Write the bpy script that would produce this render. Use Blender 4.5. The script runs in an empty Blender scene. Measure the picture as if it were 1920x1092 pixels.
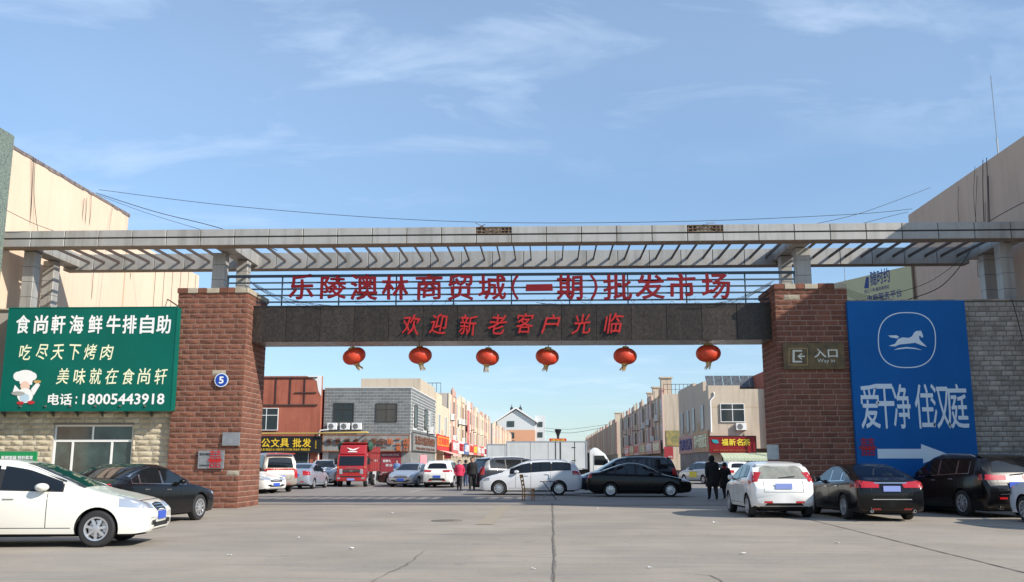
import bpy, bmesh, math, random
from mathutils import Vector, Matrix, Euler
from mathutils.bvhtree import BVHTree
R = math.radians
S = bpy.context.scene
random.seed(7)

# ------------------------------------------------------------------ camera, sky, sun, exposure
CF, CTH, CPS, CH = 1750.0, math.atan(321 / 1750), R(2.2), 1.5
cam = bpy.data.cameras.new('camera'); cam_o = bpy.data.objects.new('camera', cam)
S.collection.objects.link(cam_o); S.camera = cam_o
cam.sensor_width = 36; cam.lens = 36 * CF / 1920; cam.clip_start = 0.1; cam.clip_end = 6000
cam_o.location = (0, 0, CH); cam_o.rotation_euler = (math.pi / 2 + CTH, 0, CPS)
LD = Vector((-1.85, 1.0, -1.33)).normalized()          # the way sunlight travels
world = bpy.data.worlds.new('World'); S.world = world; world.use_nodes = True
SUN_EL = math.asin(-LD.z); SUN_AZ = math.atan2(-LD.x, -LD.y)
sun = bpy.data.lights.new('sun', 'SUN'); sun.energy = 5.0; sun.angle = R(0.53); sun.color = (1.0, 0.93, 0.83)
sun_o = bpy.data.objects.new('sun', sun); S.collection.objects.link(sun_o)
sun_o.rotation_euler = LD.to_track_quat('-Z', 'Y').to_euler(); sun_o.location = (30, -20, 40)
S.view_settings.view_transform = 'Standard'; S.view_settings.look = 'None'
S.view_settings.exposure = 0.22; S.view_settings.gamma = 1.0; S.view_settings.use_curve_mapping = False

def world_nodes():
    nt = world.node_tree; n = nt.nodes; l = nt.links; n.clear()
    out = n.new('ShaderNodeOutputWorld'); bg = n.new('ShaderNodeBackground'); bg.inputs[1].default_value = 0.15
    sky = n.new('ShaderNodeTexSky'); sky.sky_type = 'NISHITA'; sky.sun_disc = False
    sky.sun_elevation = SUN_EL; sky.sun_rotation = SUN_AZ; sky.altitude = 0; sky.air_density = 1.0; sky.dust_density = 0.35; sky.ozone_density = 1.7
    tc = n.new('ShaderNodeTexCoord'); sep = n.new('ShaderNodeSeparateXYZ'); l.new(tc.outputs['Generated'], sep.inputs[0])
    # thin cirrus on a high flat layer: direction / (z + .12)
    zz = n.new('ShaderNodeMath'); zz.operation = 'MAXIMUM'; zz.inputs[1].default_value = 0.0; l.new(sep.outputs[2], zz.inputs[0])
    za = n.new('ShaderNodeMath'); za.operation = 'ADD'; za.inputs[1].default_value = 0.14; l.new(zz.outputs[0], za.inputs[0])
    dv = n.new('ShaderNodeVectorMath'); dv.operation = 'DIVIDE'; l.new(tc.outputs['Generated'], dv.inputs[0])
    cmb = n.new('ShaderNodeCombineXYZ')
    for i in range(3): l.new(za.outputs[0], cmb.inputs[i])
    l.new(cmb.outputs[0], dv.inputs[1])
    mp = n.new('ShaderNodeMapping'); mp.inputs['Rotation'].default_value = (0, 0, R(-52)); mp.inputs['Scale'].default_value = (1.5, 2.6, 0.01); mp.inputs['Location'].default_value = (3.1, 0.7, 0)
    l.new(dv.outputs[0], mp.inputs[0])
    n1 = n.new('ShaderNodeTexNoise'); n1.inputs['Scale'].default_value = 1.5; n1.inputs['Detail'].default_value = 9; n1.inputs['Roughness'].default_value = 0.58; n1.inputs['Distortion'].default_value = 0.5
    l.new(mp.outputs[0], n1.inputs[0])
    mp2 = n.new('ShaderNodeMapping'); mp2.inputs['Scale'].default_value = (0.6, 0.6, 0.01); mp2.inputs['Location'].default_value = (7.7, 2.2, 0); l.new(dv.outputs[0], mp2.inputs[0])
    n2 = n.new('ShaderNodeTexNoise'); n2.inputs['Scale'].default_value = 0.9; n2.inputs['Detail'].default_value = 3; l.new(mp2.outputs[0], n2.inputs[0])
    r1 = n.new('ShaderNodeMapRange'); r1.inputs[1].default_value = 0.50; r1.inputs[2].default_value = 0.78; l.new(n1.outputs[0], r1.inputs[0])
    r2 = n.new('ShaderNodeMapRange'); r2.inputs[1].default_value = 0.36; r2.inputs[2].default_value = 0.64; l.new(n2.outputs[0], r2.inputs[0])
    mu = n.new('ShaderNodeMath'); mu.operation = 'MULTIPLY'; l.new(r1.outputs[0], mu.inputs[0]); l.new(r2.outputs[0], mu.inputs[1])
    m2 = n.new('ShaderNodeMath'); m2.operation = 'MULTIPLY'; m2.inputs[1].default_value = 0.5; l.new(mu.outputs[0], m2.inputs[0])
    veil = n.new('ShaderNodeMath'); veil.operation = 'MULTIPLY_ADD'; veil.inputs[1].default_value = 0.10; veil.inputs[2].default_value = 0.10; l.new(r2.outputs[0], veil.inputs[0])
    ad = n.new('ShaderNodeMath'); ad.operation = 'ADD'; ad.use_clamp = True; l.new(m2.outputs[0], ad.inputs[0]); l.new(veil.outputs[0], ad.inputs[1])
    mx = n.new('ShaderNodeMix'); mx.data_type = 'RGBA'; l.new(ad.outputs[0], mx.inputs[0]); hs = n.new('ShaderNodeMix'); hs.data_type = 'RGBA'; hs.blend_type = 'MULTIPLY'; hs.inputs[0].default_value = 1; hs.inputs[7].default_value = (0.86, 1.0, 1.07, 1); l.new(sky.outputs[0], hs.inputs[6]); hz = n.new('ShaderNodeMapRange'); hz.inputs[1].default_value = -0.02; hz.inputs[2].default_value = 0.42; hz.interpolation_type = 'SMOOTHSTEP'; l.new(sep.outputs[2], hz.inputs[0])
    hm = n.new('ShaderNodeMix'); hm.data_type = 'RGBA'; hm.inputs[6].default_value = (0.70, 0.72, 0.79, 1); hm.inputs[7].default_value = (1, 1, 1, 1); l.new(hz.outputs[0], hm.inputs[0])
    hs2 = n.new('ShaderNodeMix'); hs2.data_type = 'RGBA'; hs2.blend_type = 'MULTIPLY'; hs2.inputs[0].default_value = 1; l.new(hs.outputs[2], hs2.inputs[6]); l.new(hm.outputs[2], hs2.inputs[7]); l.new(hs2.outputs[2], mx.inputs[6]); mx.inputs[7].default_value = (4.9, 5.9, 7.3, 1)
    l.new(mx.outputs[2], bg.inputs[0]); l.new(bg.outputs[0], out.inputs[0])
world_nodes()

# ------------------------------------------------------------------ measuring helpers: a direction of the photograph met with a real plane
_M = Euler((math.pi / 2 + CTH, 0, CPS)).to_matrix()
def P(px, py, X=None, Y=None, Z=None):
    d = _M @ Vector(((px - 960) / CF, (546 - py) / CF, -1)); o = Vector((0, 0, CH))
    t = d.y and Y / d.y if Y is not None else X / d.x if X is not None else (Z - CH) / d.z
    return o + d * t

# ------------------------------------------------------------------ materials
MATS = {}
def mat(name, col, rough=0.8, metal=0.0, col2=None, scale=3.0, bump=0.0, bscale=30.0, coat=0.0, var=0.0, spec=0.5, streak=0.0, emit=None, stretch=None, dirt=None):
    """principled surface: col mixed to col2 by noise, per-piece brightness variation var, fine bump, vertical streaks of dirt"""
    if name in MATS: return MATS[name]
    m = bpy.data.materials.new(name); m.use_nodes = True; nt = m.node_tree; n = nt.nodes; l = nt.links
    b = n['Principled BSDF']; b.inputs['Roughness'].default_value = rough; b.inputs['Metallic'].default_value = metal
    b.inputs['Coat Weight'].default_value = coat; b.inputs['Coat Roughness'].default_value = 0.05; b.inputs['Specular IOR Level'].default_value = spec
    b.inputs['Base Color'].default_value = (*col, 1)
    src = None
    if col2 or var or streak or bump or dirt:
        geo = n.new('ShaderNodeNewGeometry'); pos = geo.outputs['Position']
    if col2:
        no = n.new('ShaderNodeTexNoise'); no.inputs['Scale'].default_value = scale; no.inputs['Detail'].default_value = 6; no.inputs['Roughness'].default_value = 0.65
        if stretch:
            mp = n.new('ShaderNodeMapping'); mp.inputs['Scale'].default_value = stretch; l.new(pos, mp.inputs[0]); l.new(mp.outputs[0], no.inputs[0])
        else: l.new(pos, no.inputs[0])
        mr = n.new('ShaderNodeMapRange'); mr.inputs[1].default_value = 0.35; mr.inputs[2].default_value = 0.65; l.new(no.outputs[0], mr.inputs[0])
        mx = n.new('ShaderNodeMix'); mx.data_type = 'RGBA'; mx.inputs[6].default_value = (*col, 1); mx.inputs[7].default_value = (*col2, 1)
        l.new(mr.outputs[0], mx.inputs[0]); src = mx.outputs[2]
    if streak:
        mp = n.new('ShaderNodeMapping'); mp.inputs['Scale'].default_value = (2.3, 2.3, 0.16); l.new(pos, mp.inputs[0])
        no = n.new('ShaderNodeTexNoise'); no.inputs['Scale'].default_value = 1.6; no.inputs['Detail'].default_value = 7; l.new(mp.outputs[0], no.inputs[0])
        mr = n.new('ShaderNodeMapRange'); mr.inputs[1].default_value = 0.5; mr.inputs[2].default_value = 0.72; mr.inputs[3].default_value = 0; mr.inputs[4].default_value = streak; l.new(no.outputs[0], mr.inputs[0])
        mx = n.new('ShaderNodeMix'); mx.data_type = 'RGBA'; mx.blend_type = 'MULTIPLY'
        if src: l.new(src, mx.inputs[6])
        else: mx.inputs[6].default_value = (*col, 1)
        d = dirt or (0.45, 0.42, 0.38); mx.inputs[7].default_value = (*d, 1); l.new(mr.outputs[0], mx.inputs[0]); src = mx.outputs[2]
    if var:
        oi = n.new('ShaderNodeObjectInfo'); ad = n.new('ShaderNodeMath'); ad.operation = 'ADD'; l.new(oi.outputs['Random'], ad.inputs[0]); l.new(geo.outputs['Random Per Island'], ad.inputs[1])
        fr = n.new('ShaderNodeMath'); fr.operation = 'FRACT'; l.new(ad.outputs[0], fr.inputs[0])
        mr = n.new('ShaderNodeMapRange'); mr.inputs[3].default_value = 1 - var; mr.inputs[4].default_value = 1 + var; l.new(fr.outputs[0], mr.inputs[0])
        hs = n.new('ShaderNodeHueSaturation'); l.new(mr.outputs[0], hs.inputs['Value'])
        if src: l.new(src, hs.inputs['Color'])
        else: hs.inputs['Color'].default_value = (*col, 1)
        src = hs.outputs[0]
    if src: l.new(src, b.inputs['Base Color'])
    if bump:
        nb = n.new('ShaderNodeTexNoise'); nb.inputs['Scale'].default_value = bscale; nb.inputs['Detail'].default_value = 5; l.new(pos, nb.inputs[0])
        bp = n.new('ShaderNodeBump'); bp.inputs['Strength'].default_value = bump; bp.inputs['Distance'].default_value = 0.02; l.new(nb.outputs[0], bp.inputs['Height']); l.new(bp.outputs[0], b.inputs['Normal'])
    if emit:
        b.inputs['Emission Color'].default_value = (*emit, 1); b.inputs['Emission Strength'].default_value = 1
    MATS[name] = m; return m

M = dict(
    red_brick=mat('red_brick', (0.21, 0.083, 0.048), 0.9, col2=(0.155, 0.06, 0.04), scale=14, bump=0.9, bscale=28, var=0.2, streak=0.5, dirt=(0.55, 0.52, 0.5)),
    pale_stone=mat('pale_stone', (0.44, 0.39, 0.30), 0.9, col2=(0.32, 0.27, 0.20), scale=3, bump=0.6, bscale=22, var=0.2),
    cream_stone=mat('cream_stone', (0.56, 0.50, 0.37), 0.9, col2=(0.42, 0.35, 0.24), scale=2.5, bump=0.6, bscale=22, var=0.15, streak=.4, dirt=(.6, .56, .5)),
    grey_stone=mat('grey_stone', (0.42, 0.39, 0.35), 0.9, col2=(0.27, 0.245, 0.21), scale=2, bump=0.6, bscale=22, var=0.22),
    mortar=mat('mortar', (0.35, 0.24, 0.19), 0.95, bump=0.4), mortar_pale=mat('mortar_pale', (0.40, 0.37, 0.32), 0.95, bump=0.4),
    mortar_dark=mat('mortar_dark', (0.16, 0.145, 0.125), 0.95, bump=0.4),
    granite=mat('granite', (0.020, 0.016, 0.013), 0.42, col2=(0.045, 0.036, 0.030), scale=12, var=0.2, bump=0.05, spec=.3, streak=0.4, dirt=(2.0, 1.9, 1.8)),
    granite_pale=mat('granite_pale', (0.15, 0.14, 0.13), 0.3, col2=(0.3, 0.28, 0.26), scale=6),
    panel=mat('metal_panel', (0.42, 0.41, 0.385), 0.5, 0.25, col2=(0.36, 0.35, 0.325), scale=1.2, var=0.05, streak=0.5, dirt=(0.5, 0.47, 0.42), bump=0.03, bscale=3),
    dark_metal=mat('dark_metal', (0.03, 0.035, 0.04), 0.5, 0.3), rafter=mat('rafter_metal', (0.075, 0.055, 0.045), 0.7, 0.2),
    rust=mat('rust', (0.10, 0.055, 0.03), 0.9, col2=(0.2, 0.16, 0.12), scale=8),
    sign_red=mat('letter_red', (0.19, 0.008, 0.013), 0.7, col2=(0.14, 0.006, 0.01), scale=2, spec=.25), sign_red2=mat('letter_bright_red', (0.40, 0.018, 0.02), 0.6, spec=.3),
    rail=mat('rail_blue_grey', (0.04, 0.06, 0.075), 0.55, 0.2),
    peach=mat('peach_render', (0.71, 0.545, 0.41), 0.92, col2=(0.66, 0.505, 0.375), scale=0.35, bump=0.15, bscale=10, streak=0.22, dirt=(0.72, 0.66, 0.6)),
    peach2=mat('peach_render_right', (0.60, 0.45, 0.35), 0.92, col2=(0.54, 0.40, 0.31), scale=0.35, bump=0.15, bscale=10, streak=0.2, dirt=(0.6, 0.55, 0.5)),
    seam=mat('seam_brown', (0.2, 0.14, 0.10), 0.9), flashing=mat('roof_flashing', (0.10, 0.085, 0.095), 0.8, col2=(0.25, 0.2, 0.18), scale=5),
    green_mosaic=mat('green_mosaic', (0.22, 0.27, 0.22), 0.7, col2=(0.07, 0.09, 0.085), scale=16, bump=0.3),
    green=mat('sign_green', (0.0, 0.118, 0.088), 0.6, col2=(0.0, 0.102, 0.077), scale=0.8, spec=.2, streak=.3, dirt=(.8,.85,.8)), green2=mat('banner_green', (0.01, 0.25, 0.07), 0.6),
    white=mat('white_paint', (0.78, 0.78, 0.76), 0.5), cream_letter=mat('cream_letter', (0.78, 0.80, 0.55), 0.5),
    blue=mat('sign_blue', (0.008, 0.115, 0.36), 0.6, col2=(0.006, 0.10, 0.32), scale=0.7, spec=.15, streak=.3, dirt=(.8,.85,.85)), pale_blue=mat('letter_pale', (0.62, 0.70, 0.76), 0.5),
    black=mat('black', (0.012, 0.012, 0.013), 0.5), rubber=mat('rubber', (0.022, 0.022, 0.023), 0.8, bump=0.2, bscale=60),
    glass=mat('window_glass', (0.03, 0.045, 0.05), 0.06, spec=0.8), glass_green=mat('glass_greenish', (0.05, 0.085, 0.08), 0.08, col2=(0.02, 0.03, 0.03), scale=1.3, spec=0.8),
    tint=mat('car_glass', (0.008, 0.010, 0.012), 0.04, spec=0.7), tint_reflection=mat('car_glass_reflection', (0.30, 0.30, 0.25), 0.12, col2=(0.2, 0.2, 0.17), scale=4, spec=0.8),  # second glass: pale beige reflection put into its base colour
    chrome=mat('chrome', (0.7, 0.7, 0.7), 0.18, 1.0), alloy=mat('alloy', (0.62, 0.62, 0.63), 0.32, 0.75),
    lamp_red=mat('tail_red', (0.42, 0.012, 0.015), 0.12, coat=1), lamp_clear=mat('lamp_clear', (0.50, 0.53, 0.58), 0.12, 0.45, coat=1), lamp_amber=mat('lamp_amber', (0.6, 0.2, 0.02), 0.3),
    plate=mat('plate_blue', (0.035, 0.10, 0.50), 0.4), plate_pale=mat('plate_faded_blue', (0.24, 0.30, 0.62), 0.4),
    silk=mat('lantern_silk', (0.64, 0.065, 0.022), 0.5, col2=(0.50, 0.035, 0.012), scale=5), gold=mat('gold_trim', (0.62, 0.42, 0.16), 0.5, 0.2, col2=(0.45, 0.28, 0.1), scale=12),
    brass=mat('weathered_brass', (0.075, 0.055, 0.03), 0.6, 0.3, col2=(0.17, 0.11, 0.045), scale=4.5, bump=0.1), steel=mat('brushed_steel', (0.42, 0.42, 0.42), 0.4, 0.7, col2=(0.33, 0.33, 0.33), scale=6),
    bracket=mat('bracket_green_grey', (0.11, 0.12, 0.10), 0.8), rock_red=mat('fascia_red', (0.42, 0.02, 0.03), 0.5),
    cable=mat('cable_black', (0.015, 0.015, 0.017), 0.6),
)

# ------------------------------------------------------------------ mesh builder
COL = S.collection
def link(o, parent=None):
    COL.objects.link(o)
    if parent: o.parent = parent
    return o
class MB:
    def __init__(s): s.bm = bmesh.new()
    def box(s, x0, x1, y0, y1, z0, z1, mi=0):
        v = [s.bm.verts.new(p) for p in ((x0,y0,z0),(x1,y0,z0),(x1,y1,z0),(x0,y1,z0),(x0,y0,z1),(x1,y0,z1),(x1,y1,z1),(x0,y1,z1))]
        for q in ((3,2,1,0),(4,5,6,7),(0,1,5,4),(1,2,6,5),(2,3,7,6),(3,0,4,7)):
            f = s.bm.faces.new([v[i] for i in q]); f.material_index = mi
        return s
    def obox(s, c, half, rot, mi=0):
        v = []
        for dz in (-1, 1):
            for dx, dy in ((-1,-1),(1,-1),(1,1),(-1,1)):
                v.append(s.bm.verts.new(Vector(c) + rot @ Vector((dx*half[0], dy*half[1], dz*half[2]))))
        for q in ((3,2,1,0),(4,5,6,7),(0,1,5,4),(1,2,6,5),(2,3,7,6),(3,0,4,7)):
            f = s.bm.faces.new([v[i] for i in q]); f.material_index = mi
        return s
    def quad(s, pts, mi=0):
        f = s.bm.faces.new([s.bm.verts.new(p) for p in pts]); f.material_index = mi; return s
    def prism(s, poly, axis, a, b, mi=0):
        """poly: 2D outline (counter-clockwise or not), extruded along axis from a to b"""
        def T(p, t): return {'x': (t, p[0], p[1]), 'y': (p[0], t, p[1]), 'z': (p[0], p[1], t)}[axis]
        A = [s.bm.verts.new(T(p, a)) for p in poly]; B = [s.bm.verts.new(T(p, b)) for p in poly]
        n = len(poly)
        fs = [s.bm.faces.new(A), s.bm.faces.new(list(reversed(B)))]
        for i in range(n): fs.append(s.bm.faces.new((A[i], B[i], B[(i+1) % n], A[(i+1) % n])))
        for f in fs: f.material_index = mi
        return s
    def tube(s, pts, r, n=6, mi=0, cap=True, r2=None):
        pts = [Vector(p) for p in pts]; rings = []
        for i, p in enumerate(pts):
            d = (pts[min(i+1, len(pts)-1)] - pts[max(i-1, 0)]).normalized()
            u = d.cross(Vector((0,0,1))); u = u.normalized() if u.length > 1e-4 else Vector((1,0,0)); w = d.cross(u).normalized()
            rr = r if r2 is None else r + (r2 - r) * i / max(1, len(pts)-1)
            rings.append([s.bm.verts.new(p + (u*math.cos(2*math.pi*k/n) + w*math.sin(2*math.pi*k/n)) * rr) for k in range(n)])
        for a, b in zip(rings, rings[1:]):
            for k in range(n):
                f = s.bm.faces.new((a[k], a[(k+1) % n], b[(k+1) % n], b[k])); f.material_index = mi
        if cap and n > 2:
            for q in (rings[0], rings[-1]):
                f = s.bm.faces.new(q); f.material_index = mi
        return s
    def lathe(s, prof, n=24, mi=0, axis='z', c=(0,0,0)):
        """prof: list of (r, h)"""
        def T(r, h, a):
            x, y = r*math.cos(a), r*math.sin(a)
            p = {'z': (x, y, h), 'y': (x, h, y), 'x': (h, x, y)}[axis]
            return Vector(p) + Vector(c)
        rings = [[s.bm.verts.new(T(r, h, 2*math.pi*k/n)) for k in range(n)] for r, h in prof]
        for a, b in zip(rings, rings[1:]):
            for k in range(n):
                f = s.bm.faces.new((a[k], a[(k+1) % n], b[(k+1) % n], b[k])); f.material_index = mi
        return s
    def mesh(s, name, mats, smooth=None, bevel=0, seg=1, fix=True):
        bm = s.bm
        if fix: bmesh.ops.recalc_face_normals(bm, faces=bm.faces)
        if bevel:
            es = [e for e in bm.edges if len(e.link_faces) == 2 and e.calc_face_angle(0) > 0.5]
            bmesh.ops.bevel(bm, geom=es, offset=bevel, segments=seg, affect='EDGES', profile=0.6)
        me = bpy.data.meshes.new(name)
        if smooth is not None:
            for f in bm.faces: f.smooth = True
            for e in bm.edges:
                if len(e.link_faces) == 2 and e.calc_face_angle(0) > smooth: e.smooth = False
        bm.to_mesh(me); bm.free()
        for m in (mats if isinstance(mats, (list, tuple)) else [mats]): me.materials.append(M[m] if isinstance(m, str) else m)
        return me
    def build(s, name, mats, parent=None, loc=(0,0,0), rot=(0,0,0), **k):
        o = bpy.data.objects.new(name, s.mesh(name, mats, **k)); o.location = loc; o.rotation_euler = rot
        return link(o, parent)
def tag(o, label=None, cat=None, group=None, kind=None):
    if label: o['label'] = label
    if cat: o['category'] = cat
    if group: o['group'] = group
    if kind: o['kind'] = kind
    return o
def empty(name, loc=(0,0,0), rz=0, label=None, cat=None, group=None):
    o = bpy.data.objects.new(name, None); o.location = loc; o.rotation_euler = (0, 0, rz); o.empty_display_size = 0.3
    COL.objects.link(o); return tag(o, label, cat, group)
def inst(name, me, parent=None, loc=(0,0,0), rot=(0,0,0), scale=(1,1,1)):
    o = bpy.data.objects.new(name, me); o.location = loc; o.rotation_euler = rot; o.scale = scale; return link(o, parent)
KIDS = {}
def copy_tree(o, parent=None):
    c = o.copy(); COL.objects.link(c); c.parent = parent
    for ch in list(o.children): copy_tree(ch, c)
    return c

# ------------------------------------------------------------------ lettering: the built-in typeface turned into meshes
def text_mesh(body, bold=0.0, depth=0.02, mat_='white', res=2):
    cu = bpy.data.curves.new('lettering', 'FONT'); cu.body = body; cu.size = 1.0; cu.extrude = depth / 2; cu.resolution_u = res; cu.fill_mode = 'BOTH'
    if '\n' in body: cu.space_line = 1.05
    o = bpy.data.objects.new('lettering', cu); COL.objects.link(o)
    dg = bpy.context.evaluated_depsgraph_get(); me = bpy.data.meshes.new_from_object(o.evaluated_get(dg))
    bpy.data.objects.remove(o); bpy.data.curves.remove(cu)
    if bold > 0:      # heavier strokes: the same outline laid round a small circle, each copy a hair deeper
        bm = bmesh.new(); n = 8 if bold > .012 else 5
        for k in range(n + 1):
            b2 = bmesh.new(); b2.from_mesh(me); r = bold if k < n else 0
            for v in b2.verts: v.co = Vector((v.co.x + r*math.cos(6.2832*k/n), v.co.y + r*math.sin(6.2832*k/n), v.co.z * (1 - .02*k)))
            t = bpy.data.meshes.new('t'); b2.to_mesh(t); b2.free(); bm.from_mesh(t); bpy.data.meshes.remove(t)
        bm.to_mesh(me); bm.free()
    me.materials.clear(); me.materials.append(M[mat_] if isinstance(mat_, str) else mat_)
    return me
def fit_text(body, x0, x1, z0, z1, y, name='lettering', parent=None, bold=0.0, depth=0.02, mat_='white', shear=0.0, wob=0.0, tex=None):
    """text standing in the local XZ plane and facing -Y, its ink fitted to the box x0..x1, z0..z1; depth in metres"""
    me = text_mesh(body, bold, 1.0, mat_)
    xs = [v.co.x for v in me.vertices]; ys = [v.co.y for v in me.vertices]
    if not xs: return None
    a, b, c, d = min(xs), max(xs), min(ys), max(ys); sx = (x1-x0)/max(b-a, 1e-6); sz = (z1-z0)/max(d-c, 1e-6)
    for v in me.vertices:
        X = x0 + (v.co.x-a)*sx; Z = z0 + (v.co.y-c)*sz
        if wob: X, Z = X + wob*math.sin(Z*9+X*3), Z + wob*math.sin(X*7+1.3) + wob*(X-x0)*0.5
        v.co = Vector((X + shear*(Z-z0), y - (v.co.z+0.5)*depth, Z))
    # turning y-up text into z-up is a rotation about X, so the winding stays right
    o = bpy.data.objects.new(name, me); return link(o, parent)

# ------------------------------------------------------------------ masonry
def brick_meshes(tag_, m, rough=0.035, nx=3, nz=2, bev=0.008):
    """unit rock-faced bricks: x -.5...5, z -.5...5, back at y=0, face towards -y"""
    out = []
    for k in range(7):
        mb = MB(); g = []
        for j in range(nz+2):
            row = []
            for i in range(nx+2):
                x = -0.5 + i/(nx+1); z = -0.5 + j/(nz+1)
                e = i in (0, nx+1) or j in (0, nz+1)
                yy = -0.012 + random.uniform(-0.004, 0.002) if e else -0.024 - random.random()*rough
                if not e: x += random.uniform(-.06, .06); z += random.uniform(-.08, .08)
                row.append(mb.bm.verts.new((x, yy, z)))
            g.append(row)
        for j in range(nz+1):
            for i in range(nx+1): mb.bm.faces.new((g[j][i], g[j][i+1], g[j+1][i+1], g[j+1][i]))
        ring = [g[0][i] for i in range(nx+2)] + [g[j][-1] for j in range(1, nz+2)] + [g[-1][i] for i in range(nx, -1, -1)] + [g[j][0] for j in range(nz, 0, -1)]
        c = [mb.bm.verts.new((x, 0.03, z)) for x, z in ((-.5,-.5),(.5,-.5),(.5,.5),(-.5,.5))]
        mb.bm.faces.new([c[0], c[1], ring[nx+1], *[ring[i] for i in range(nx, -1, -1)]])
        k1 = nx+1+nz+1; mb.bm.faces.new([c[1], c[2], *[ring[i] for i in range(k1, nx, -1)]])
        k2 = k1+nx+1; mb.bm.faces.new([c[2], c[3], *[ring[i] for i in range(k2, k1-1, -1)]])
        mb.bm.faces.new([c[3], c[0], ring[0], *[ring[i] for i in range(len(ring)-1, k2-1, -1)]])
        out.append(mb.mesh('brick', m, fix=True))
    return out
def course_layout(w, h, bw, bh, joint=0.024, stagger=0.5, jit=0.12, holes=()):
    """list of (cx, cz, wid, hei) of bricks filling 0..w x 0..h minus holes (x0,x1,z0,z1)"""
    res = []; rows = max(1, round(h/bh)); rh = h/rows
    for r in range(rows):
        z0, z1 = r*rh, (r+1)*rh; x = -bw*stagger*(r % 2) * random.uniform(.7, 1.1)
        while x < w - 0.02:
            ww = bw*(1+random.uniform(-jit, jit)); a, b = max(0, x), min(w, x+ww)
            if w - b < bw*0.25: b = w; x = w
            segs = [(a, b)]
            for hx0, hx1, hz0, hz1 in holes:
                if z1 > hz0+0.02 and z0 < hz1-0.02:
                    segs = [q for s0, s1 in segs for q in ((s0, min(s1, hx0)), (max(s0, hx1), s1)) if q[1]-q[0] > 0.04]
            for s0, s1 in segs:
                if s1-s0 > 0.05: res.append(((s0+s1)/2, (z0+z1)/2, s1-s0-joint, rh-joint))
            x += ww if x < w else 0
    return res
def place_bricks(lay, meshes, parent, origin, rz, name='brick', limit=300, score=None, odd=None, rest=None, k=1.0):
    """bricks on a wall plane with origin (left bottom) and heading rz; the first `limit` as objects, the rest joined"""
    if score: lay = sorted(lay, key=score)
    ro = Matrix.Rotation(rz, 4, 'Z'); extra = bmesh.new(); em = None
    for i, (cx, cz, w, h) in enumerate(lay):
        me = random.choice(meshes)
        if odd and random.random() < odd[1]: me = random.choice(odd[0])
        p = Vector(origin) + ro @ Vector((cx, 0, cz)); fl = random.random() < .5
        if i < limit:
            inst(name, me, parent, p, (0, 0, rz), (w, k, h))
        else:
            t = bmesh.new(); t.from_mesh(me); t.transform(Matrix.Translation(p) @ ro @ Matrix.Diagonal((w, k, h, 1)))
            tm = bpy.data.meshes.new('t'); t.to_mesh(tm); t.free(); extra.from_mesh(tm); bpy.data.meshes.remove(tm); em = me
    if em:
        me = bpy.data.meshes.new(name + 's'); extra.to_mesh(me); me.materials.append(em.materials[0])
        o = inst(rest or (name + '_courses'), me, parent); o['kind'] = 'stuff'
    extra.free()
def wire(pts_, r=0.02, name='cable', label=None, sag=0.0, n=18, group=None, m='cable', parent=None):
    a, b = Vector(pts_[0]), Vector(pts_[-1])
    if len(pts_) == 2: pts = [a.lerp(b, i/n) - Vector((0, 0, sag*4*(i/n)*(1-i/n))) for i in range(n+1)]
    else: pts = [Vector(p) for p in pts_]
    o = MB().tube(pts, r*.72, 5).build(name, m, parent, smooth=1.0)
    if label: tag(o, label, 'cable', group)
    return o
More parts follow.
